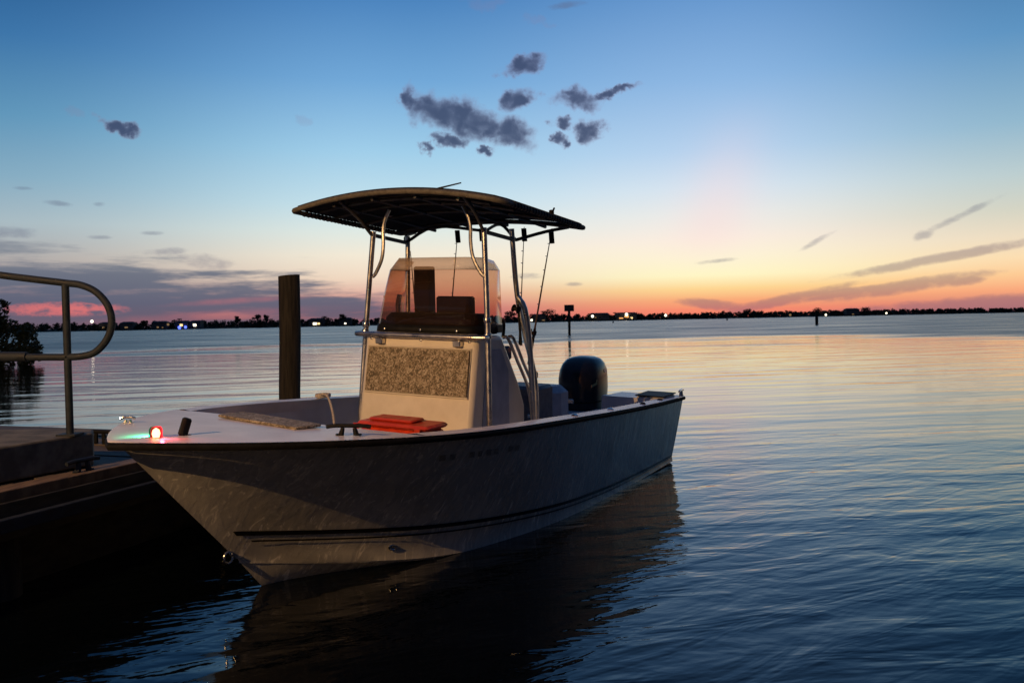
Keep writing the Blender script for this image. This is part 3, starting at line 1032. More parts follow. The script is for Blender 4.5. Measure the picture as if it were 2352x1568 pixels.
def hull_pt(u, v, side=1, off=.004):
    """point on the topside between chine (0) and sheer (1), pushed out a little"""
    sec = section(u, side)[5:]
    n = len(sec) - 1
    f = clamp(v, 0, .9999) * n
    i = int(f)
    p = sec[i].lerp(sec[i + 1], f - i)
    u2 = min(1, u + .004); u1 = u2 - .008
    a = section(u1, side)[5:]; b_ = section(u2, side)[5:]
    pa_ = a[i].lerp(a[i + 1], f - i); pb = b_[i].lerp(b_[i + 1], f - i)
    tu = pb - pa_
    tv = sec[i + 1] - sec[i]
    nn = tu.cross(tv).normalized() * (1 if side < 0 else -1)
    if nn.y * side < 0: nn = -nn
    return p + nn * off


def stripe(zf, wf, side, u0, u1, slant=0.0, off=.005):
    mb = MB()
    rows = []
    for i in range(70):
        t = i / 69
        u = u0 + (u1 - u0) * t
        a = None
        rows.append([hull_pt(u, zv(u, zf(u) + wf(u) * k / 2), side, off) for k in (-1, 0, 1)])
    mb.grid(rows)
    return mb


def zv(u, z):
    """find v on the section for boat height z"""
    sec = section(u, 1)[5:]
    n = len(sec) - 1
    for i in range(n):
        if sec[i].z <= z <= sec[i + 1].z:
            return (i + (z - sec[i].z) / (sec[i + 1].z - sec[i].z)) / n
    return 0.0 if z < sec[0].z else 1.0


def zstripe(u): return .05 + .395 * u ** 2.0
for side in (1, -1):
    stripe(lambda u: zstripe(u), lambda u: .016 + .020 * u, side, .004, .978).build('hull_stripe', M['stripe'], hull)
    stripe(lambda u: zstripe(u) - .026 - .034 * u, lambda u: .008 + .006 * u, side, .004, .968, 0, .008).build('hull_stripe', M['stripe'], hull)
# weathered registration marks, unreadable in the photo
for k, w_ in enumerate((.05, .045, .0, .05, .04, .05, .045, .0, .05, .05)):
    if w_ == 0: continue
    u = .775 - k * .0135
    rgm = MB()
    rgm.mesh([hull_pt(u, .80, 1, .003), hull_pt(u - w_ / 6.2, .80, 1, .003), hull_pt(u - w_ / 6.2, .80 + .05, 1, .003), hull_pt(u, .80 + .05, 1, .003)], [(0, 1, 2, 3)])
    rgm.build('registration_mark', M['mark'], hull, smooth=False)
# eye bolts
MB().box((5.365, 0, .27), (.012, .03, .06), rot=Matrix.Rotation(R(42), 3, 'Y'), bev=.004).build('bow_eye_plate', M['steel'], hull)
MB().tube([Vector((5.37 + .0, .0, .27)) + Vector((math.cos(a) * .035 + .03, 0, math.sin(a) * .035)) for a in [k * math.pi / 6 for k in range(12)]], .007, n=8, closed=True).build('bow_eye', M['steel'], hull)
q = hull_pt(.835, zv(.835, .175), 1, .004)
qa = (hull_pt(.845, zv(.845, .175), 1, .004) - q).normalized()
qb = (hull_pt(.835, zv(.835, .22), 1, .004) - q).normalized()
th = MB()
th.tube([q + qa * math.cos(a) * .024 + qb * math.sin(a) * .024 for a in [k * math.pi / 7 for k in range(14)]], .0065, n=8, closed=True)
th.build('drain_fitting', M['steel'], hull)

# rub rail
rbm = MB()
rows = []
for side in (1, -1):
    for u in (US if side == 1 else US[::-1]):
        X = L * u
        b_, z_ = bs(u), zs(u)
        du = .004
        t_ = Vector((L * 2 * du, (bs(min(1, u + du)) - bs(max(0, u - du))) * side, 0))
        n_ = Vector((-t_.y, t_.x, 0)).normalized()
        if n_.y * side < 0: n_ = -n_
        if u > .985: n_ = (n_ * (1 - u) / .015 * .5 + Vector((1, 0, 0))).normalized()
        P_ = Vector((X, b_ * side, z_))
        rows.append([P_ + Vector((0, 0, -.042)) - n_ * .03, P_ + Vector((0, 0, -.042)) + n_ * .003, P_ + Vector((0, 0, -.025)) + n_ * .012,
                     P_ + Vector((0, 0, -.012)) + n_ * .006, P_ + Vector((0, 0, -.006)) - n_ * .004])
rbm.grid(rows)
rbm.build('rub_rail', M['rubber'], hull, ang=60)

# deck moulding: gunwale caps, foredeck, aft deck, with the cockpit opening
FX = 4.88                      # aft edge of the foredeck
AX = .62                       # front edge of the aft deck


def wg(X):                     # gunwale width
    return .145


def zd(X, y):                  # deck height with slight crown
    s = clamp(X / L)
    b_ = bs(s)
    return zs(s) + (.008 * clamp((X - 4.6) / 1.2) * (1 - (y / b_) ** 2 if b_ > .01 else 0)) - .002


dm = MB()
# foredeck
rows = []
for i in range(25):
    X = FX + (L - .004 - FX) * (1 - (1 - i / 24) ** 1.4)
    b_ = bs(X / L)
    rows.append([Vector((X, b_ * t, zd(X, b_ * t))) for t in [-1 + 2 * k / 20 for k in range(21)]])
dm.grid(rows, flip=True)
# caps
for side in (1, -1):
    rows = []
    for i in range(61):
        X = 0 + FX * i / 60
        bo = bs(X / L); bi = bo - wg(X)
        rows.append([Vector((X, (bo + (bi - bo) * t) * side, zd(X, bo) + .006 * math.sin(math.pi * t))) for t in (0, .15, .5, .85, 1)])
    dm.grid(rows, flip=(side < 0))
# aft deck each side of the engine well
for side in (1, -1):
    rows = []
    for X in (0.0, .3, AX):
        rows.append([Vector((X, y * side, zd(X, y) - .001)) for y in (.42, bs(0) - wg(0) + .0)])
    dm.grid(rows, flip=(side > 0))
dm.build('deck', M['deck'], boat, ang=35)

im = MB()


def hb_at(X, z):
    v = .3
    for _ in range(12):
        u = clamp(X / (5.32 + .78 * v))
        bc, zc = chine(5.32 * u)
        v = clamp((z - zc) / (zs(u) - .03 - zc))
    p = .9 + .75 * clamp((u - .35) / .5)
    B_ = max(bs(u) - .02, 0)
    return bc + (B_ - bc) * v ** p


ZF = .30                       # cockpit sole
for side in (1, -1):
    rows = []
    for i in range(61):
        X = AX + (FX - AX) * i / 60
        bi = bs(X / L) - wg(X)
        z_ = zd(X, 9) if False else zs(X / L) - .002
        rows.append([Vector((X, bi * side, z_)), Vector((X, (bi + .012) * side, z_ - .03)), Vector((X, min(bi + .03, hb_at(X, z_ - .09) - .03) * side, z_ - .09)), Vector((X, min(bi - .03, hb_at(X, ZF + .1) - .04) * side, ZF + .1)), Vector((X, min(bi - .08, hb_at(X, ZF) - .04) * side, ZF))])
    im.grid(rows, flip=(side < 0))
bi = bs(FX / L) - wg(FX)
zf = zs(FX / L)
rows = []
for k in range(13):
    y = -bi + 2 * bi * k / 12
    rows.append([Vector((FX, y, zd(FX, y))), Vector((FX - .01, y, zf - .05)), Vector((FX - .01, y * .93, .80))])
im.grid(rows)
bi = bs(AX / L) - wg(AX)
for q_ in (1, -1):
    im.mesh([(AX, .42 * q_, zs(.1) - .002), (AX, bi * q_, zs(.1) - .002), (AX, bi * q_, ZF), (AX, .42 * q_, ZF)], [(0, 1, 2, 3)[::q_]])
im.mesh([(AX, -.42, .46), (AX, .42, .46), (AX, .42, ZF), (AX, -.42, ZF)], [(0, 1, 2, 3)])
rows = []
for i in range(31):
    X = AX + (FX - AX) * i / 30
    b_ = max(.05, min(bs(X / L) - wg(X) - .05, hb_at(X, ZF) - .03))
    rows.append([Vector((X, -b_, ZF)), Vector((X, 0, ZF + .01)), Vector((X, b_, ZF))])
im.grid(rows, flip=True)
# engine well
im.mesh([(0.012, -.42, .50), (0.012, .42, .50), (AX, .42, .46), (AX, -.42, .46), (AX, -.42, zs(.1) - .01), (AX, .42, zs(.1) - .01), (0.0, -.42, .70), (0, .42, .70)],
        [(0, 1, 2, 3), (0, 3, 4, 6), (1, 7, 5, 2)])
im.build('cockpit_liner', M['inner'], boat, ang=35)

# bow step with camouflage pad (pad is loose, so its own thing, parented via its own empty transform)
BM = boat.matrix_world.copy()


def on_boat(o, loc=(0, 0, 0), rz=0.0):
    o.matrix_world = BM @ Matrix.Translation(loc) @ Matrix.Rotation(rz, 4, 'Z')
    return o


st = MB()
rows = []
for i in range(9):
    X = 4.28 + (FX - .002 - 4.28) * i / 8
    b_ = min(bs(X / L) - wg(X) + .02, hb_at(X, .87) - .03)
    rows.append([Vector((X, b_ * t, .872)) for t in (-1, -.5, 0, .5, 1)])
st.grid(rows, flip=True)
b_ = rows[0][4].y
st.mesh([(4.28, -b_, .872), (4.28, b_, .872), (4.26, hb_at(4.27, ZF) - .05, ZF), (4.26, -hb_at(4.27, ZF) + .05, ZF)], [(0, 3, 2, 1)])
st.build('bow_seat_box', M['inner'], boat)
pd = MB()
pd.box((0, 0, .010), (.19, .80, .018), bev=.006)
o = pd.build('camouflage_cushion', M['camo']); on_boat(o, (5.05, -.02, zs(.82) + .006), R(-10))
tag(o, 'thin mottled camouflage pad lying on the foredeck of the boat', 'cushion')

# bow fittings
nl = MB()
nl.lathe([(.032, 0), (.034, .012), (.026, .02)], (5.94, .07, 1.052), 14)
nv = nl.build('navigation_light', M['black'], boat)
red = MB()
half = [k * math.pi / 10 for k in range(11)]
def lens(mb, side, r_, z0, z1):
    rows = []
    for (rr2, z) in ((r_ * .95, z0), (r_, z0 + .01), (r_, z1 - .018), (r_ * .8, z1 - .004), (.002, z1)):
        rows.append([Vector((5.94 + math.cos(a) * rr2, .07 + math.sin(a) * rr2 * side, z)) for a in half])
    mb.grid(rows, flip=(side > 0))
    return mb
lens(red, 1, .033, 1.064, 1.130).build('red_lens', M['redlens'], nv)
lens(MB(), -1, .033, 1.064, 1.130).build('green_lens', M['greenlens'], nv)
MB().lathe([(.004, 1.066), (.016, 1.072), (.021, 1.092), (.016, 1.11), (.003, 1.12)], (5.94, .072, 0), 12).build('bulb', M['hot'], nv)
for (nm, cc, yy, p_) in (('red_light', (1, .04, .08), .12, 1.1), ('green_light', (.04, 1, .42), .02, 2.6)):
    l_ = bpy.data.lights.new(nm, 'SPOT')
    l_.energy = p_; l_.color = cc; l_.shadow_soft_size = .008; l_.spot_size = R(150); l_.spot_blend = .5
    o = bpy.data.objects.new(nm, l_)
    C.objects.link(o)
    dr = Vector((.25, 1 if yy > .05 else -1, -.35)).normalized()
    o.matrix_world = BM @ (Matrix.Translation((5.94, yy, 1.10)) @ dr.to_track_quat('-Z', 'Y').to_matrix().to_4x4())

# pole holder / chock right behind the light
ch = MB()
ch.box((5.78, .10, 1.105), (.05, .035, .10), rot=Matrix.Rotation(R(-22), 3, 'Y'), bev=.008)
ch.box((5.805, .10, 1.058), (.10, .05, .012), bev=.003)
ch.build('anchor_pole_holder', M['black'], boat)
# bow cleats and chocks
cm = MB(); cleat(cm, (5.60, -.60, zs(.91) - .004), (.6, -.8, 0), .085, .022, .008)
cm.build('bow_cleat', M['steel'], boat)
cm = MB(); cleat(cm, (5.19, .73, zs(.845) + .003), (-.5, .86, 0), .25, .040, .011)
cm.build('gunwale_cleat', M['black'], boat)
for (X, inset) in ((3.0, .05), (1.35, .05), (.75, .06), (2.2, .06)):
    MB().lathe([(.028, 0), (.03, .008), (.018, .018), (.004, .02)], (X, bs(X / L) - inset, zs(X / L)), 12).build('rod_holder_rim', M['black'] if X < 2 else M['steel'], boat)
# raised aft corner box and stern cleat
ab = MB()
ab.box((.38, .94, .712), (.40, .30, .09), bev=.015)
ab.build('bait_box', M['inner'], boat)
lid = MB(); lid.box((.38, .94, .764), (.42, .32, .012), bev=.005)
lid.build('bait_box_lid', M['black'], boat)
cm = MB(); cleat(cm, (.06, 1.12, zs(0) + .004), (1, .1, 0), .2, .05, .012)
cm.build('stern_cleat', M['steel'], boat)

# ------------------------------------------------------------------ console
def sheet(mb, prof, ya, yb):
    n = len(prof)
    vs = [(x, ya, z) for x, z in prof] + [(x, yb, z) for x, z in prof]
    mb.mesh(vs, [tuple(range(n)), tuple(range(2 * n - 1, n - 1, -1))] + [(i, n + i, n + (i + 1) % n, (i + 1) % n) for i in range(n)])
    return mb


CW = .535
cs = MB()
sheet(cs, [(3.60, .31), (3.38, 1.50), (2.98, 1.485), (2.70, 1.08), (2.60, .88), (2.60, .31)], -CW, CW)
con = cs.build('console', M['console'], boat, ang=20, bevel=.035)
# side door, hatch seams
sd = MB()
sheet(sd, [(3.40, .45), (3.24, 1.38), (3.02, 1.38), (2.90, 1.2), (2.90, .45)], CW + .0005, CW + .006)
sd.build('side_door', M['coolr'], con, ang=20, bevel=.002)
MB().box((3.35, 0, 1.502), (.10, .98, .012), bev=.003).build('dash_strip', M['inner'], con)


def front_pt(y, z, off=.004):
    t = (z - .31) / (1.50 - .31)
    return Vector((3.60 - .22 * t + off, y, z))


pn = MB()
rows = []
for j in range(5):
    z = 1.035 + (1.385 - 1.035) * j / 4
    rows.append([front_pt(-.475 + (.96) * k / 6, z, .024) for k in range(7)])
pn.grid(rows)
pn.build('camouflage_panel', M['camo'], con, solid=.02, smooth=False)
fm2 = MB()
fp_ = [front_pt(-.485, 1.025, .008), front_pt(.495, 1.025, .008), front_pt(.495, 1.395, .008), front_pt(-.485, 1.395, .008)]
fm2.tube(fp_ + [fp_[0]], .009, n=6)
fm2.build('panel_piping', M['console'], con)
for y in (-.36, .38):
    MB().box(front_pt(y, 1.435, .03), (.05, .07, .05), bev=.006).build('bracket', M['alum'], con)
for y in (-.47, 0.02, .47):
    MB().lathe([(.011, 0), (.011, .004), (.003, .008)], front_pt(y, 1.452, .002), 10, rot=Matrix.Rotation(R(90), 3, 'Y')).build('screw', M['steel'], con)

# windshield of tinted acrylic with dark base
ws = MB()
WSP = [  # (X at base, X at shoulder, X at top) by angle round the console
]
def wspt(k, j):
    # k: 0..10 round the plan (starboard aft -> front -> port aft); j: 0..3 height
    plan = [(-.50, 2.92), (-.50, 3.06), (-.495, 3.2), (-.47, 3.31), (-.41, 3.37), (-.2, 3.385), (.0, 3.39), (.2, 3.385), (.41, 3.37), (.47, 3.31), (.495, 3.2), (.50, 3.06), (.50, 2.92)]
    y, x = plan[k]
    z = (1.52, 1.80, 2.015, 2.115)[j]
    sc_ = (1, .965, .93, .80)[j]
    dx_ = (0, -.07, -.14, -.19)[j]
    if j == 3 and (k < 2 or k > 10):
        z -= .02
    return Vector((x + dx_ if k not in (0, 12) else 2.92 + dx_ * .3, y * sc_, z))
ws.grid([[wspt(k, j) for k in range(13)] for j in range(3)])
wsh = ws.build('windshield', M['acryl'], boat, ang=20, solid=.005)
vs_ = MB()
vs_.grid([[wspt(k, j) for k in range(13)] for j in (2, 3)])
vs_.build('windshield_top', M['visor'], wsh, ang=20, solid=.005)
bsf = MB()
rows = []
for zz, kk in ((1.508, 0), (1.56, .18)):
    rows.append([wspt(k, 0).lerp(wspt(k, 1), kk) + Vector((.006 if 1 < k < 11 else 0, .006 * (1 if k > 6 else -1 if k < 6 else 0), 0)) + Vector((0, 0, (0 if kk else -.012))) for k in range(13)])
bsf.grid(rows)
bsf.build('windshield_base', M['black'], wsh, ang=30, solid=.012)
for y in (-.33, .02, .36):
    MB().lathe([(.009, 0), (.009, .004), (.002, .007)], (3.402, y, 1.533), 10, rot=Matrix.Rotation(R(90), 3, 'Y')).build('screw', M['steel'], wsh)

# helm equipment seen through the windshield
hb_ = MB(); hb_.box((3.0, .105, 1.66), (.09, .34, .28), bev=.015)
scr = hb_.build('chart_plotter', M['black'], boat)
MB().box((2.95, .105, 1.66), (.012, .28, .22), bev=.003).build('display_screen', M['cowl'], scr)
MB().tube([(3.0, .105, 1.48), (3.0, .105, 1.53)], .03, n=10).build('plotter_mount', M['black'], scr)
MB().box((2.95, -.235, 1.78), (.10, .165, .54), bev=.012).build('radio_case', M['black'], boat)
MB().box((3.10, .0, 1.535), (.42, .92, .085), bev=.02).build('dash_pad', M['black'], boat)
MB().box((3.08, -.02, 1.60), (.30, .90, .12), bev=.04).build('dash_hood', M['black'], boat)
wh = MB()
wc = Vector((2.70, .10, 1.28)); ax = Vector((-.6, 0, .8)); e1 = Vector((0, 1, 0)); e2 = ax.cross(e1)
wh.tube([wc + (e1 * math.cos(a) + e2 * math.sin(a)) * .19 for a in [k * math.pi / 12 for k in range(24)]], .012, n=8, closed=True)
for k in range(3):
    a = k * 2.094 + .5
    wh.tube([wc - ax * .05, wc + (e1 * math.cos(a) + e2 * math.sin(a)) * .185], .009, n=6)
wh.tube([wc - ax * .05, wc - ax * .16], .022, n=8)
wh.build('steering_wheel', M['steel'], boat)
MB().tube([(2.8, .44, 1.46), (2.78, .44, 1.56), (2.80, .44, 1.60)], .014, n=8, smooth=3).build('throttle_lever', M['black'], boat)
tm = MB(); tm.lathe([(.03, 0), (.045, .02), (.045, .05), (.03, .07), (.004, .075)], (3.02, .47, 1.50), 14)
tm.build('compass', M['black'], boat)
# slanting grab rails down the aft side of the console
for y, o_ in ((.575, 0), (.575, .09)):
    tb([(2.98 - o_, .54, 1.47), (2.96 - o_, y, 1.46), (2.80 - o_, y, 1.26), (2.62 - o_, y, 1.03), (2.56 - o_, y, .80), (2.57 - o_, .54, .78)], .014, n=8, smooth=3).build('grab_rail', M['alum'], boat)

# ------------------------------------------------------------------ leaning post with backrest
lpn = MB(); lpn.box((1.95, -.36, .98), (.38, .66, .12), bev=.03)
lpo = lpn.build('leaning_post_seat', M['cushion'], boat)
for y in (-.64, -.10):
    tb([(2.10, y, .31), (2.05, y, .93)], .02, n=8).build('leg', M['alum'], lpo)
    tb([(1.80, y, .31), (1.82, y, .93), (1.74, y, 1.18), (1.73, y, 1.22)], .018, n=8).build('leg', M['alum'], lpo)
MB().box((1.73, -.37, 1.24), (.06, .62, .14), bev=.025).build('backrest', M['cushion'], lpo)

# ------------------------------------------------------------------ T-top
def zcan(X, Y, under=0.0):
    t = clamp((X - 2.2) / 1.54)
    edge = 2.405 + (2.495 - 2.405) * t
    cr_ = .085 + .025 * t + .01 * math.sin(math.pi * t)
    return edge + cr_ * (1 - (abs(Y) / .975) ** 2.0) - under


XF, XR, TW = 3.76, 2.25, .965


def can_outline(n=18):
    """rounded rectangle, front bowed"""
    pts = []
    for (cx_, cy_, a0, rc) in ((XF, TW, 0, .12), (XR, TW, 90, .05), (XR, -TW, 180, .05), (XF, -TW, 270, .05)):
        cx_ += -rc if cx_ > 3 else rc; cy_ += -rc if cy_ > 0 else rc
        for k in range(7):
            a = R(a0 + 15 * k)
            pts.append((cx_ + math.cos(a) * rc, cy_ + math.sin(a) * rc))
    out = []
    for a_, b_ in zip(pts, pts[1:] + pts[:1]):
        n_ = max(1, int(math.hypot(b_[0] - a_[0], b_[1] - a_[1]) / .06))
        out += [(a_[0] + (b_[0] - a_[0]) * k / n_, a_[1] + (b_[1] - a_[1]) * k / n_) for k in range(n_)]
    return out


fm = MB()
TR = .022
# legs
legs = [((3.36, .615, .31), (3.335, .60, 1.55), (3.335, .585, 2.33)), ((3.38, -.665, .31), (3.33, -.578, 1.5), (3.33, -.475, 2.33)),
        ((2.62, .645, .31), (2.62, .645, 1.06), (2.70, .605, 1.44), (2.74, .55, 1.81), (2.80, .54, 2.36)), ((2.66, -.64, .31), (2.69, -.6, 1.5), (2.70, -.575, 2.33))]
tt = MB()
outl = can_outline()
tt.tube([(x, y, zcan(x, y) - .02) for x, y in outl], .021, n=8, closed=True)
ttop = tt.build('t_top_frame', M['trim'], boat, ang=60)
for pts in legs:
    tb(pts, TR, n=12, smooth=4).build('leg', M['alum'], ttop)
# second tube of the port aft leg, carrying rods
tb([(2.83, .60, 1.80), (2.81, .655, 1.70), (2.76, .665, 1.44), (2.73, .67, 1.0), (2.70, .67, .31)], .024, n=10, smooth=3).build('leg', M['alum'], ttop)
tb([(2.78, -.62, 1.80), (2.76, -.655, 1.70), (2.72, -.665, 1.44), (2.70, -.67, 1.0), (2.68, -.67, .31)], .024, n=10, smooth=3).build('leg', M['alum'], ttop)


def arch(X, yh, drop=.045):
    return [(X, -yh + 2 * yh * k / 10, zcan(X, -yh + 2 * yh * k / 10) - drop) for k in range(11)]


for X, yh in ((3.35, .86), (2.95, .93), (2.45, .90), (3.6, .8)):
    tb(arch(X, yh), .015, n=8).build('cross_bow', M['dframe'], ttop)
for Y in (-.58, -.2, .2, .58):
    tb([(X, Y, zcan(X, Y) - .05) for X in (3.70, 3.35, 2.95, 2.5, 2.24)], .015, n=8).build('roof_rail', M['dframe'], ttop)
# lower rails joining the leg tops, spreader struts, and J-shaped braces
for s_, yf, yr_ in ((1, .585, .545), (-1, -.48, -.575)):
    tb([(3.335, yf, 2.30), (2.76 if s_ > 0 else 2.70, yr_, 2.27)], .017, n=8).build('side_rail', M['dframe'], ttop)
    tb([(3.335, yf, 2.29), (3.50, yf + s_ * .02, 2.43), (3.70, yf + s_ * .04, zcan(3.70, yf) - .03)], .014, n=8, smooth=3).build('strut', M['dframe'], ttop)
    tb([(2.74, yr_, 2.27), (2.50, yr_ + s_ * .16, 2.35), (2.22, yr_ + s_ * .25, zcan(2.22, yr_ + s_ * .25) - .03)], .014, n=8, smooth=3).build('strut', M['dframe'], ttop)
    tb([(2.74, yr_, 2.27), (2.60, yr_ * .6, zcan(2.6, yr_ * .6) - .1), (2.3, 0, zcan(2.3, 0) - .11)], .014, n=8, smooth=4).build('strut', M['dframe'], ttop)
    tb([(3.345, yf + s_ * .0, 1.955), (3.345, yf - s_ * .035, 1.99), (3.345, yf - s_ * .095, 2.10), (3.345, yf - s_ * .115, 2.22), (3.345, yf - s_ * .115, 2.34), (3.345, yf - s_ * .135, 2.42), (3.345, yf - s_ * .18, 2.50)],
       .015, n=8, smooth=4).build('brace', M['alum'], ttop)
# cross bar in front of the console
tb([(3.365, -.595, 1.485), (3.42, -.56, 1.487), (3.425, 0, 1.487), (3.42, .56, 1.487), (3.355, .605, 1.487)], .022, n=10, smooth=3).build('cross_bar', M['alum'], ttop)
for pts in legs[:2]:
    for z in (1.50, 1.62 if pts[0][1] > 0 else 1.56):
        y = pts[1][1] + (pts[2][1] - pts[1][1]) * (z - 1.5) / .83
        MB().lathe([(.027, -.02), (.030, -.016), (.030, .016), (.027, .02)], (3.335, y, z), 12).build('clamp', M['steel'], ttop)
# canopy
cn = MB()
NX, NY = 16, 24
top = []
for i in range(NX + 1):
    X = XR + .015 + (XF - XR - .03) * i / NX
    # corner rounding
    yl = TW - .004
    rc = .05
    for Xe in (XF - .015, XR + .015):
        d_ = abs(X - Xe)
        if d_ < rc: yl = TW - .004 - rc + math.sqrt(max(0, rc * rc - (rc - d_) ** 2))
    top.append([Vector((X, -yl + 2 * yl * k / NY, zcan(X, -yl + 2 * yl * k / NY))) for k in range(NY + 1)])
cn.grid(top)
cn.build('canopy', M['canvas'], ttop, solid=.012)
# lacing that ties canopy to the edge tube
for sd_ in (1, -1):
    lc = MB()
    pts = []
    nh = 26
    for i in range(nh * 8):
        x = XR + .12 + (XF - XR - .26) * i / (nh * 8)
        a = i * 2 * math.pi / 8
        pts.append(Vector((x, sd_ * (TW + .024 * math.cos(a)), zcan(x, TW) - .018 + .024 * math.sin(a))))
    lc.tube(pts, .005, n=4)
    lc.build('lacing', M['canvas'], ttop)
# courtesy lights and antenna
for (x, y) in ((2.75, .22), (2.93, -.60)):
    MB().lathe([(.05, -.012), (.055, -.004), (.055, 0)], (x, y, zcan(x, y) - .02), 14).build('courtesy_light', M['coolr'], ttop)
tb([(3.62, .28, zcan(3.62, .28) + .004), (3.60, .36, zcan(3.62, .36) + .03), (3.60, .55, zcan(3.6, .3) + .055)], [.009, .005], n=6).build('antenna', M['black'], ttop)
MB().lathe([(.02, 0), (.022, .02), (.01, .03), (.01, .045), (.022, .055), (.022, .085), (.01, .09)], (2.36, .70, zcan(2.36, .70)), 12).build('anchor_light', M['black'], ttop)
tb([(2.36, .70, zcan(2.36, .70) + .05), (2.40, .745, zcan(2.36, .7) + .10)], .008, n=6).build('light_arm', M['black'], ttop)
for y in (-.33, -.07, .37, .64):
    z0 = zcan(2.24, y) - .075
    MB().tube([(2.25, y, z0), (2.235, y, z0 - .115)], .0235, n=12).build('rod_holder', M['black'], ttop)

# ------------------------------------------------------------------ fishing rods (own things, stowed in the holders)
ROD_Z = {}


def rod(bx_, tx_, label, rb_=.014, reel=False):
    e = empty('fishing_rod', label=label, cat='fishing rod', group='fishing rods stowed upright behind the console')
    on_boat(e, bx_)
    ROD_Z[e.name] = bx_[2]
    d = Vector(tx_) - Vector(bx_)
    n_ = d.normalized()
    MB().tube([(0, 0, 0), n_ * .34], [rb_, rb_ * .8], n=8).build('grip', M['black'], e)
    MB().tube([n_ * .34, d * .7, d], [rb_ * .55, .003], n=6).build('blank', M['trim'], e)
    gd = MB()
    for t in (.45, .58, .70, .80, .89, .97):
        c_ = d * t + Vector((.014, 0, 0))
        s_ = n_.orthogonal().normalized(); q_ = n_.cross(s_)
        gd.tube([c_ + (s_ * math.cos(a) + q_ * math.sin(a)) * .010 for a in [k * math.pi / 4 for k in range(8)]], .0022, n=4, closed=True)
    gd.build('line_guide', M['steel'], e)
    if reel:
        c_ = n_ * .30 + Vector((.04, .0, 0))
        MB().lathe([(.02, -.03), (.033, -.028), (.033, -.02), (.018, -.018), (.018, .018), (.033, .02), (.033, .028), (.02, .03)], c_, 12, rot=Matrix.Rotation(R(70), 3, 'X')).build('reel', M['black'], e)


rod((2.12, .33, 1.18), (2.23, .64, 2.40), 'fishing rod slanting down from the rightmost holder under the canopy', .016, True)
rod((2.30, -.42, 1.35), (2.24, -.33, 2.40), 'fishing rod seen through the tinted windshield above the plotter', .012)
rod((2.05, .20, 1.35), (2.24, .37, 2.42), 'faint thin fishing rod between aft leg and rightmost rod', .010)
rod((2.82, .62, 1.40), (2.86, .60, 2.02), 'short black rod strapped to the port aft canopy leg', .012, True)
rod((2.60, -.52, .95), (2.70, -.55, 2.2), 'dark rod strapped to the starboard aft leg behind the windshield', .016, True)

# ------------------------------------------------------------------ stern boxes and things on deck
bx = MB(); bx.box((1.28, -.14, .60), (.40, .42, .58), bev=.03)
o1 = bx.build('tackle_box', M['cushion']); on_boat(o1)
tag(o1, 'dark grey box with flat lid aft of the console', 'storage box')
lw_ = MB(); lw_.box((.80, -.10, .56), (.32, .36, .56), bev=.07)
lw_.build('livewell', M['coolr'], boat)

rx = empty('red_storage_box', label='red plastic storage box with raised lid ribs before the console', cat='storage box')
on_boat(rx, (3.93, .195, .705), 0)
MB().box((0, 0, .075), (.28, .60, .15), bev=.03).build('body', M['red'], rx)
ld_ = MB(); ld_.box((0, 0, .172), (.29, .62, .035), bev=.016)
ld_.box((0, -.05, .203), (.18, .38, .022), bev=.012)
for y in (-.30, .24):
    ld_.box((.156, y, .13), (.016, .05, .09), bev=.005)
ld_.build('lid', M['red'], rx)
# small pedestal/step hiding under it so that it rests on something
sp_ = MB(); sp_.box((3.93, .20, .505), (.36, .84, .395), bev=.02)
sp_.build('console_seat', M['inner'], boat)

rpz = MB()
g0 = Vector((3.32, -1.08, zs(.54) + .01))
loop = []
for i in range(26):
    a = i * .75
    loop.append(g0 + Vector((math.cos(a) * .07, math.sin(a) * .045, .008 + i * .0007)))
loop += [Vector((3.38, -1.00, .955)), Vector((3.46, -.88, .90)), Vector((3.58, -.74, .78)), Vector((3.68, -.66, .66)), Vector((3.72, -.64, .40))]
rpz.tube(loop, .011, n=8, smooth=4)
o = rpz.build('mooring_rope', M['rope']); on_boat(o)
tag(o, 'pale rope coiled on the far gunwale and hanging into the cockpit', 'rope')

# ------------------------------------------------------------------ outboard engine
en = MB()
EX, EY = -.10, -.09
prof = [(.40, .62, .30, .19), (.46, .60, .33, .215), (.58, .60, .35, .235), (.72, .60, .36, .245), (.84, .59, .355, .245), (.94, .57, .335, .235), (1.01, .54, .30, .21), (1.06, .50, .24, .17), (1.085, .47, .16, .11), (1.095, .46, .05, .03)]
rows = []
for (z, _, lx, ly) in prof:
    off = -.02 - .10 * clamp((z - .8) / .3) ** 1.5
    rows.append([Vector((EX + off * .3 + math.copysign(abs(math.cos(a)) ** .72, math.cos(a)) * lx, EY + math.copysign(abs(math.sin(a)) ** .72, math.sin(a)) * ly, z)) for a in [k * 2 * math.pi / 28 for k in range(28)]])
en.grid(rows, closed_u=True)
en.mesh(rows[0], [tuple(range(27, -1, -1))])
en.mesh(rows[-1], [tuple(range(28))])
eng = en.build('outboard_engine', M['cowl'], boat, ang=70)
ms = MB()
ms.box((EX - .08, EY, .20), (.34, .20, .44), bev=.05)
ms.box((EX - .10, EY, -.20), (.26, .10, .5), bev=.04)
ms.tube([(EX - .25, EY, -.5), (EX + .15, EY, -.5)], [.06, .04], n=10)
ms.build('midsection', M['black'], eng)
MB().box((EX - .14, EY, -.36), (.42, .24, .015), bev=.004).build('cavitation_plate', M['black'], eng)
MB().box((.07, EY, .38), (.12, .26, .30), bev=.02).build('clamp_bracket', M['black'], eng)
sm = MB()
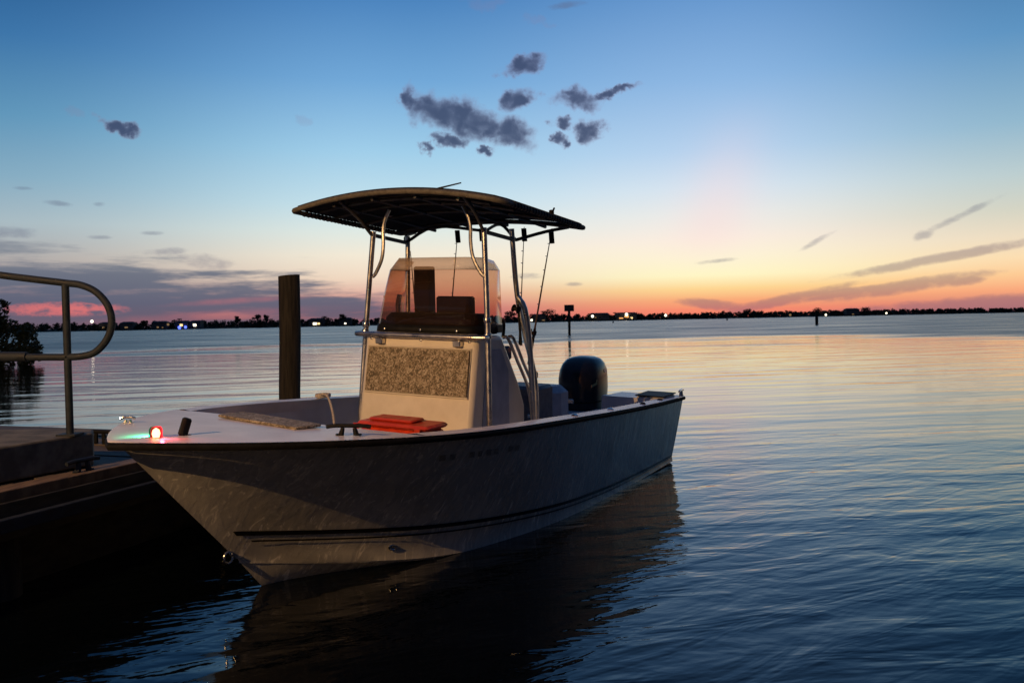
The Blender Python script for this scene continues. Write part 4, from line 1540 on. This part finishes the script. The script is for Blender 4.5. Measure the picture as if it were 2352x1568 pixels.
sm.tube([Vector((EX - .006 + math.copysign(abs(math.cos(a)) ** .72, math.cos(a)) * .352, EY + math.copysign(abs(math.sin(a)) ** .72, math.sin(a)) * .237, .585)) for a in [k * math.pi / 20 for k in range(40)]], .007, n=6, closed=True)
sm.build('cowling_seam', M['rubber'], eng)
MB().box((EX + .358, EY, .60), (.02, .07, .05), bev=.006).build('cowling_latch', M['steel'], eng)
dc = MB()


def cowl_pt(a, z, off=.003):
    for (p0, p1) in zip(prof, prof[1:]):
        if p0[0] <= z <= p1[0]:
            t = (z - p0[0]) / (p1[0] - p0[0])
            lx = p0[2] + (p1[2] - p0[2]) * t; ly = p0[3] + (p1[3] - p0[3]) * t
            return Vector((EX + math.copysign(abs(math.cos(a)) ** .72, math.cos(a)) * (lx + off) - .006, EY + math.copysign(abs(math.sin(a)) ** .72, math.sin(a)) * (ly + off), z))


rows = [[cowl_pt(R(50) + R(22) * k / 8, .755 + .004 * k, .004), cowl_pt(R(50) + R(22) * k / 8, .785 + .004 * k + (.03 if k > 6 else 0), .004)] for k in range(9)]
dc.grid(rows)
dc.build('decal_or_glint', M['gold'], eng, smooth=False)
dc = MB()
rows = [[cowl_pt(R(96) + R(46) * k / 8, .905, .004), cowl_pt(R(96) + R(46) * k / 8, .945, .004)] for k in range(9)]
dc.grid(rows)
dc.build('decal_or_glint', M['cowl_glint'], eng, smooth=False)  # painted highlight band on the cowling side

# the hull trims slightly to port and by the bow; the upperworks were measured plumb, so stand them plumb
seen = set()


def plumb(o, off=Vector((0, 0, 0))):
    if o.type == 'MESH' and o.data.name not in seen:
        seen.add(o.data.name)
        for v in o.data.vertices:
            z = v.co.z + off.z
            v.co.y -= .039 * (z - .35)
            v.co.x -= .0186 * (z - .35)
        o.data.update()
    for c in o.children: plumb(c, off)


for c in boat.children:
    if c.name.split('.')[0] not in ('hull', 'deck', 'cockpit_liner', 'navigation_light', 'bow_cleat', 'gunwale_cleat', 'stern_cleat', 'anchor_pole_holder', 'rod_holder_rim', 'bow_seat_box', 'bait_box', 'bait_box_lid'):
        plumb(c)
for o in bpy.data.objects:
    if o.name.startswith('fishing_rod'):
        plumb(o, Vector((0, 0, ROD_Z[o.name])))
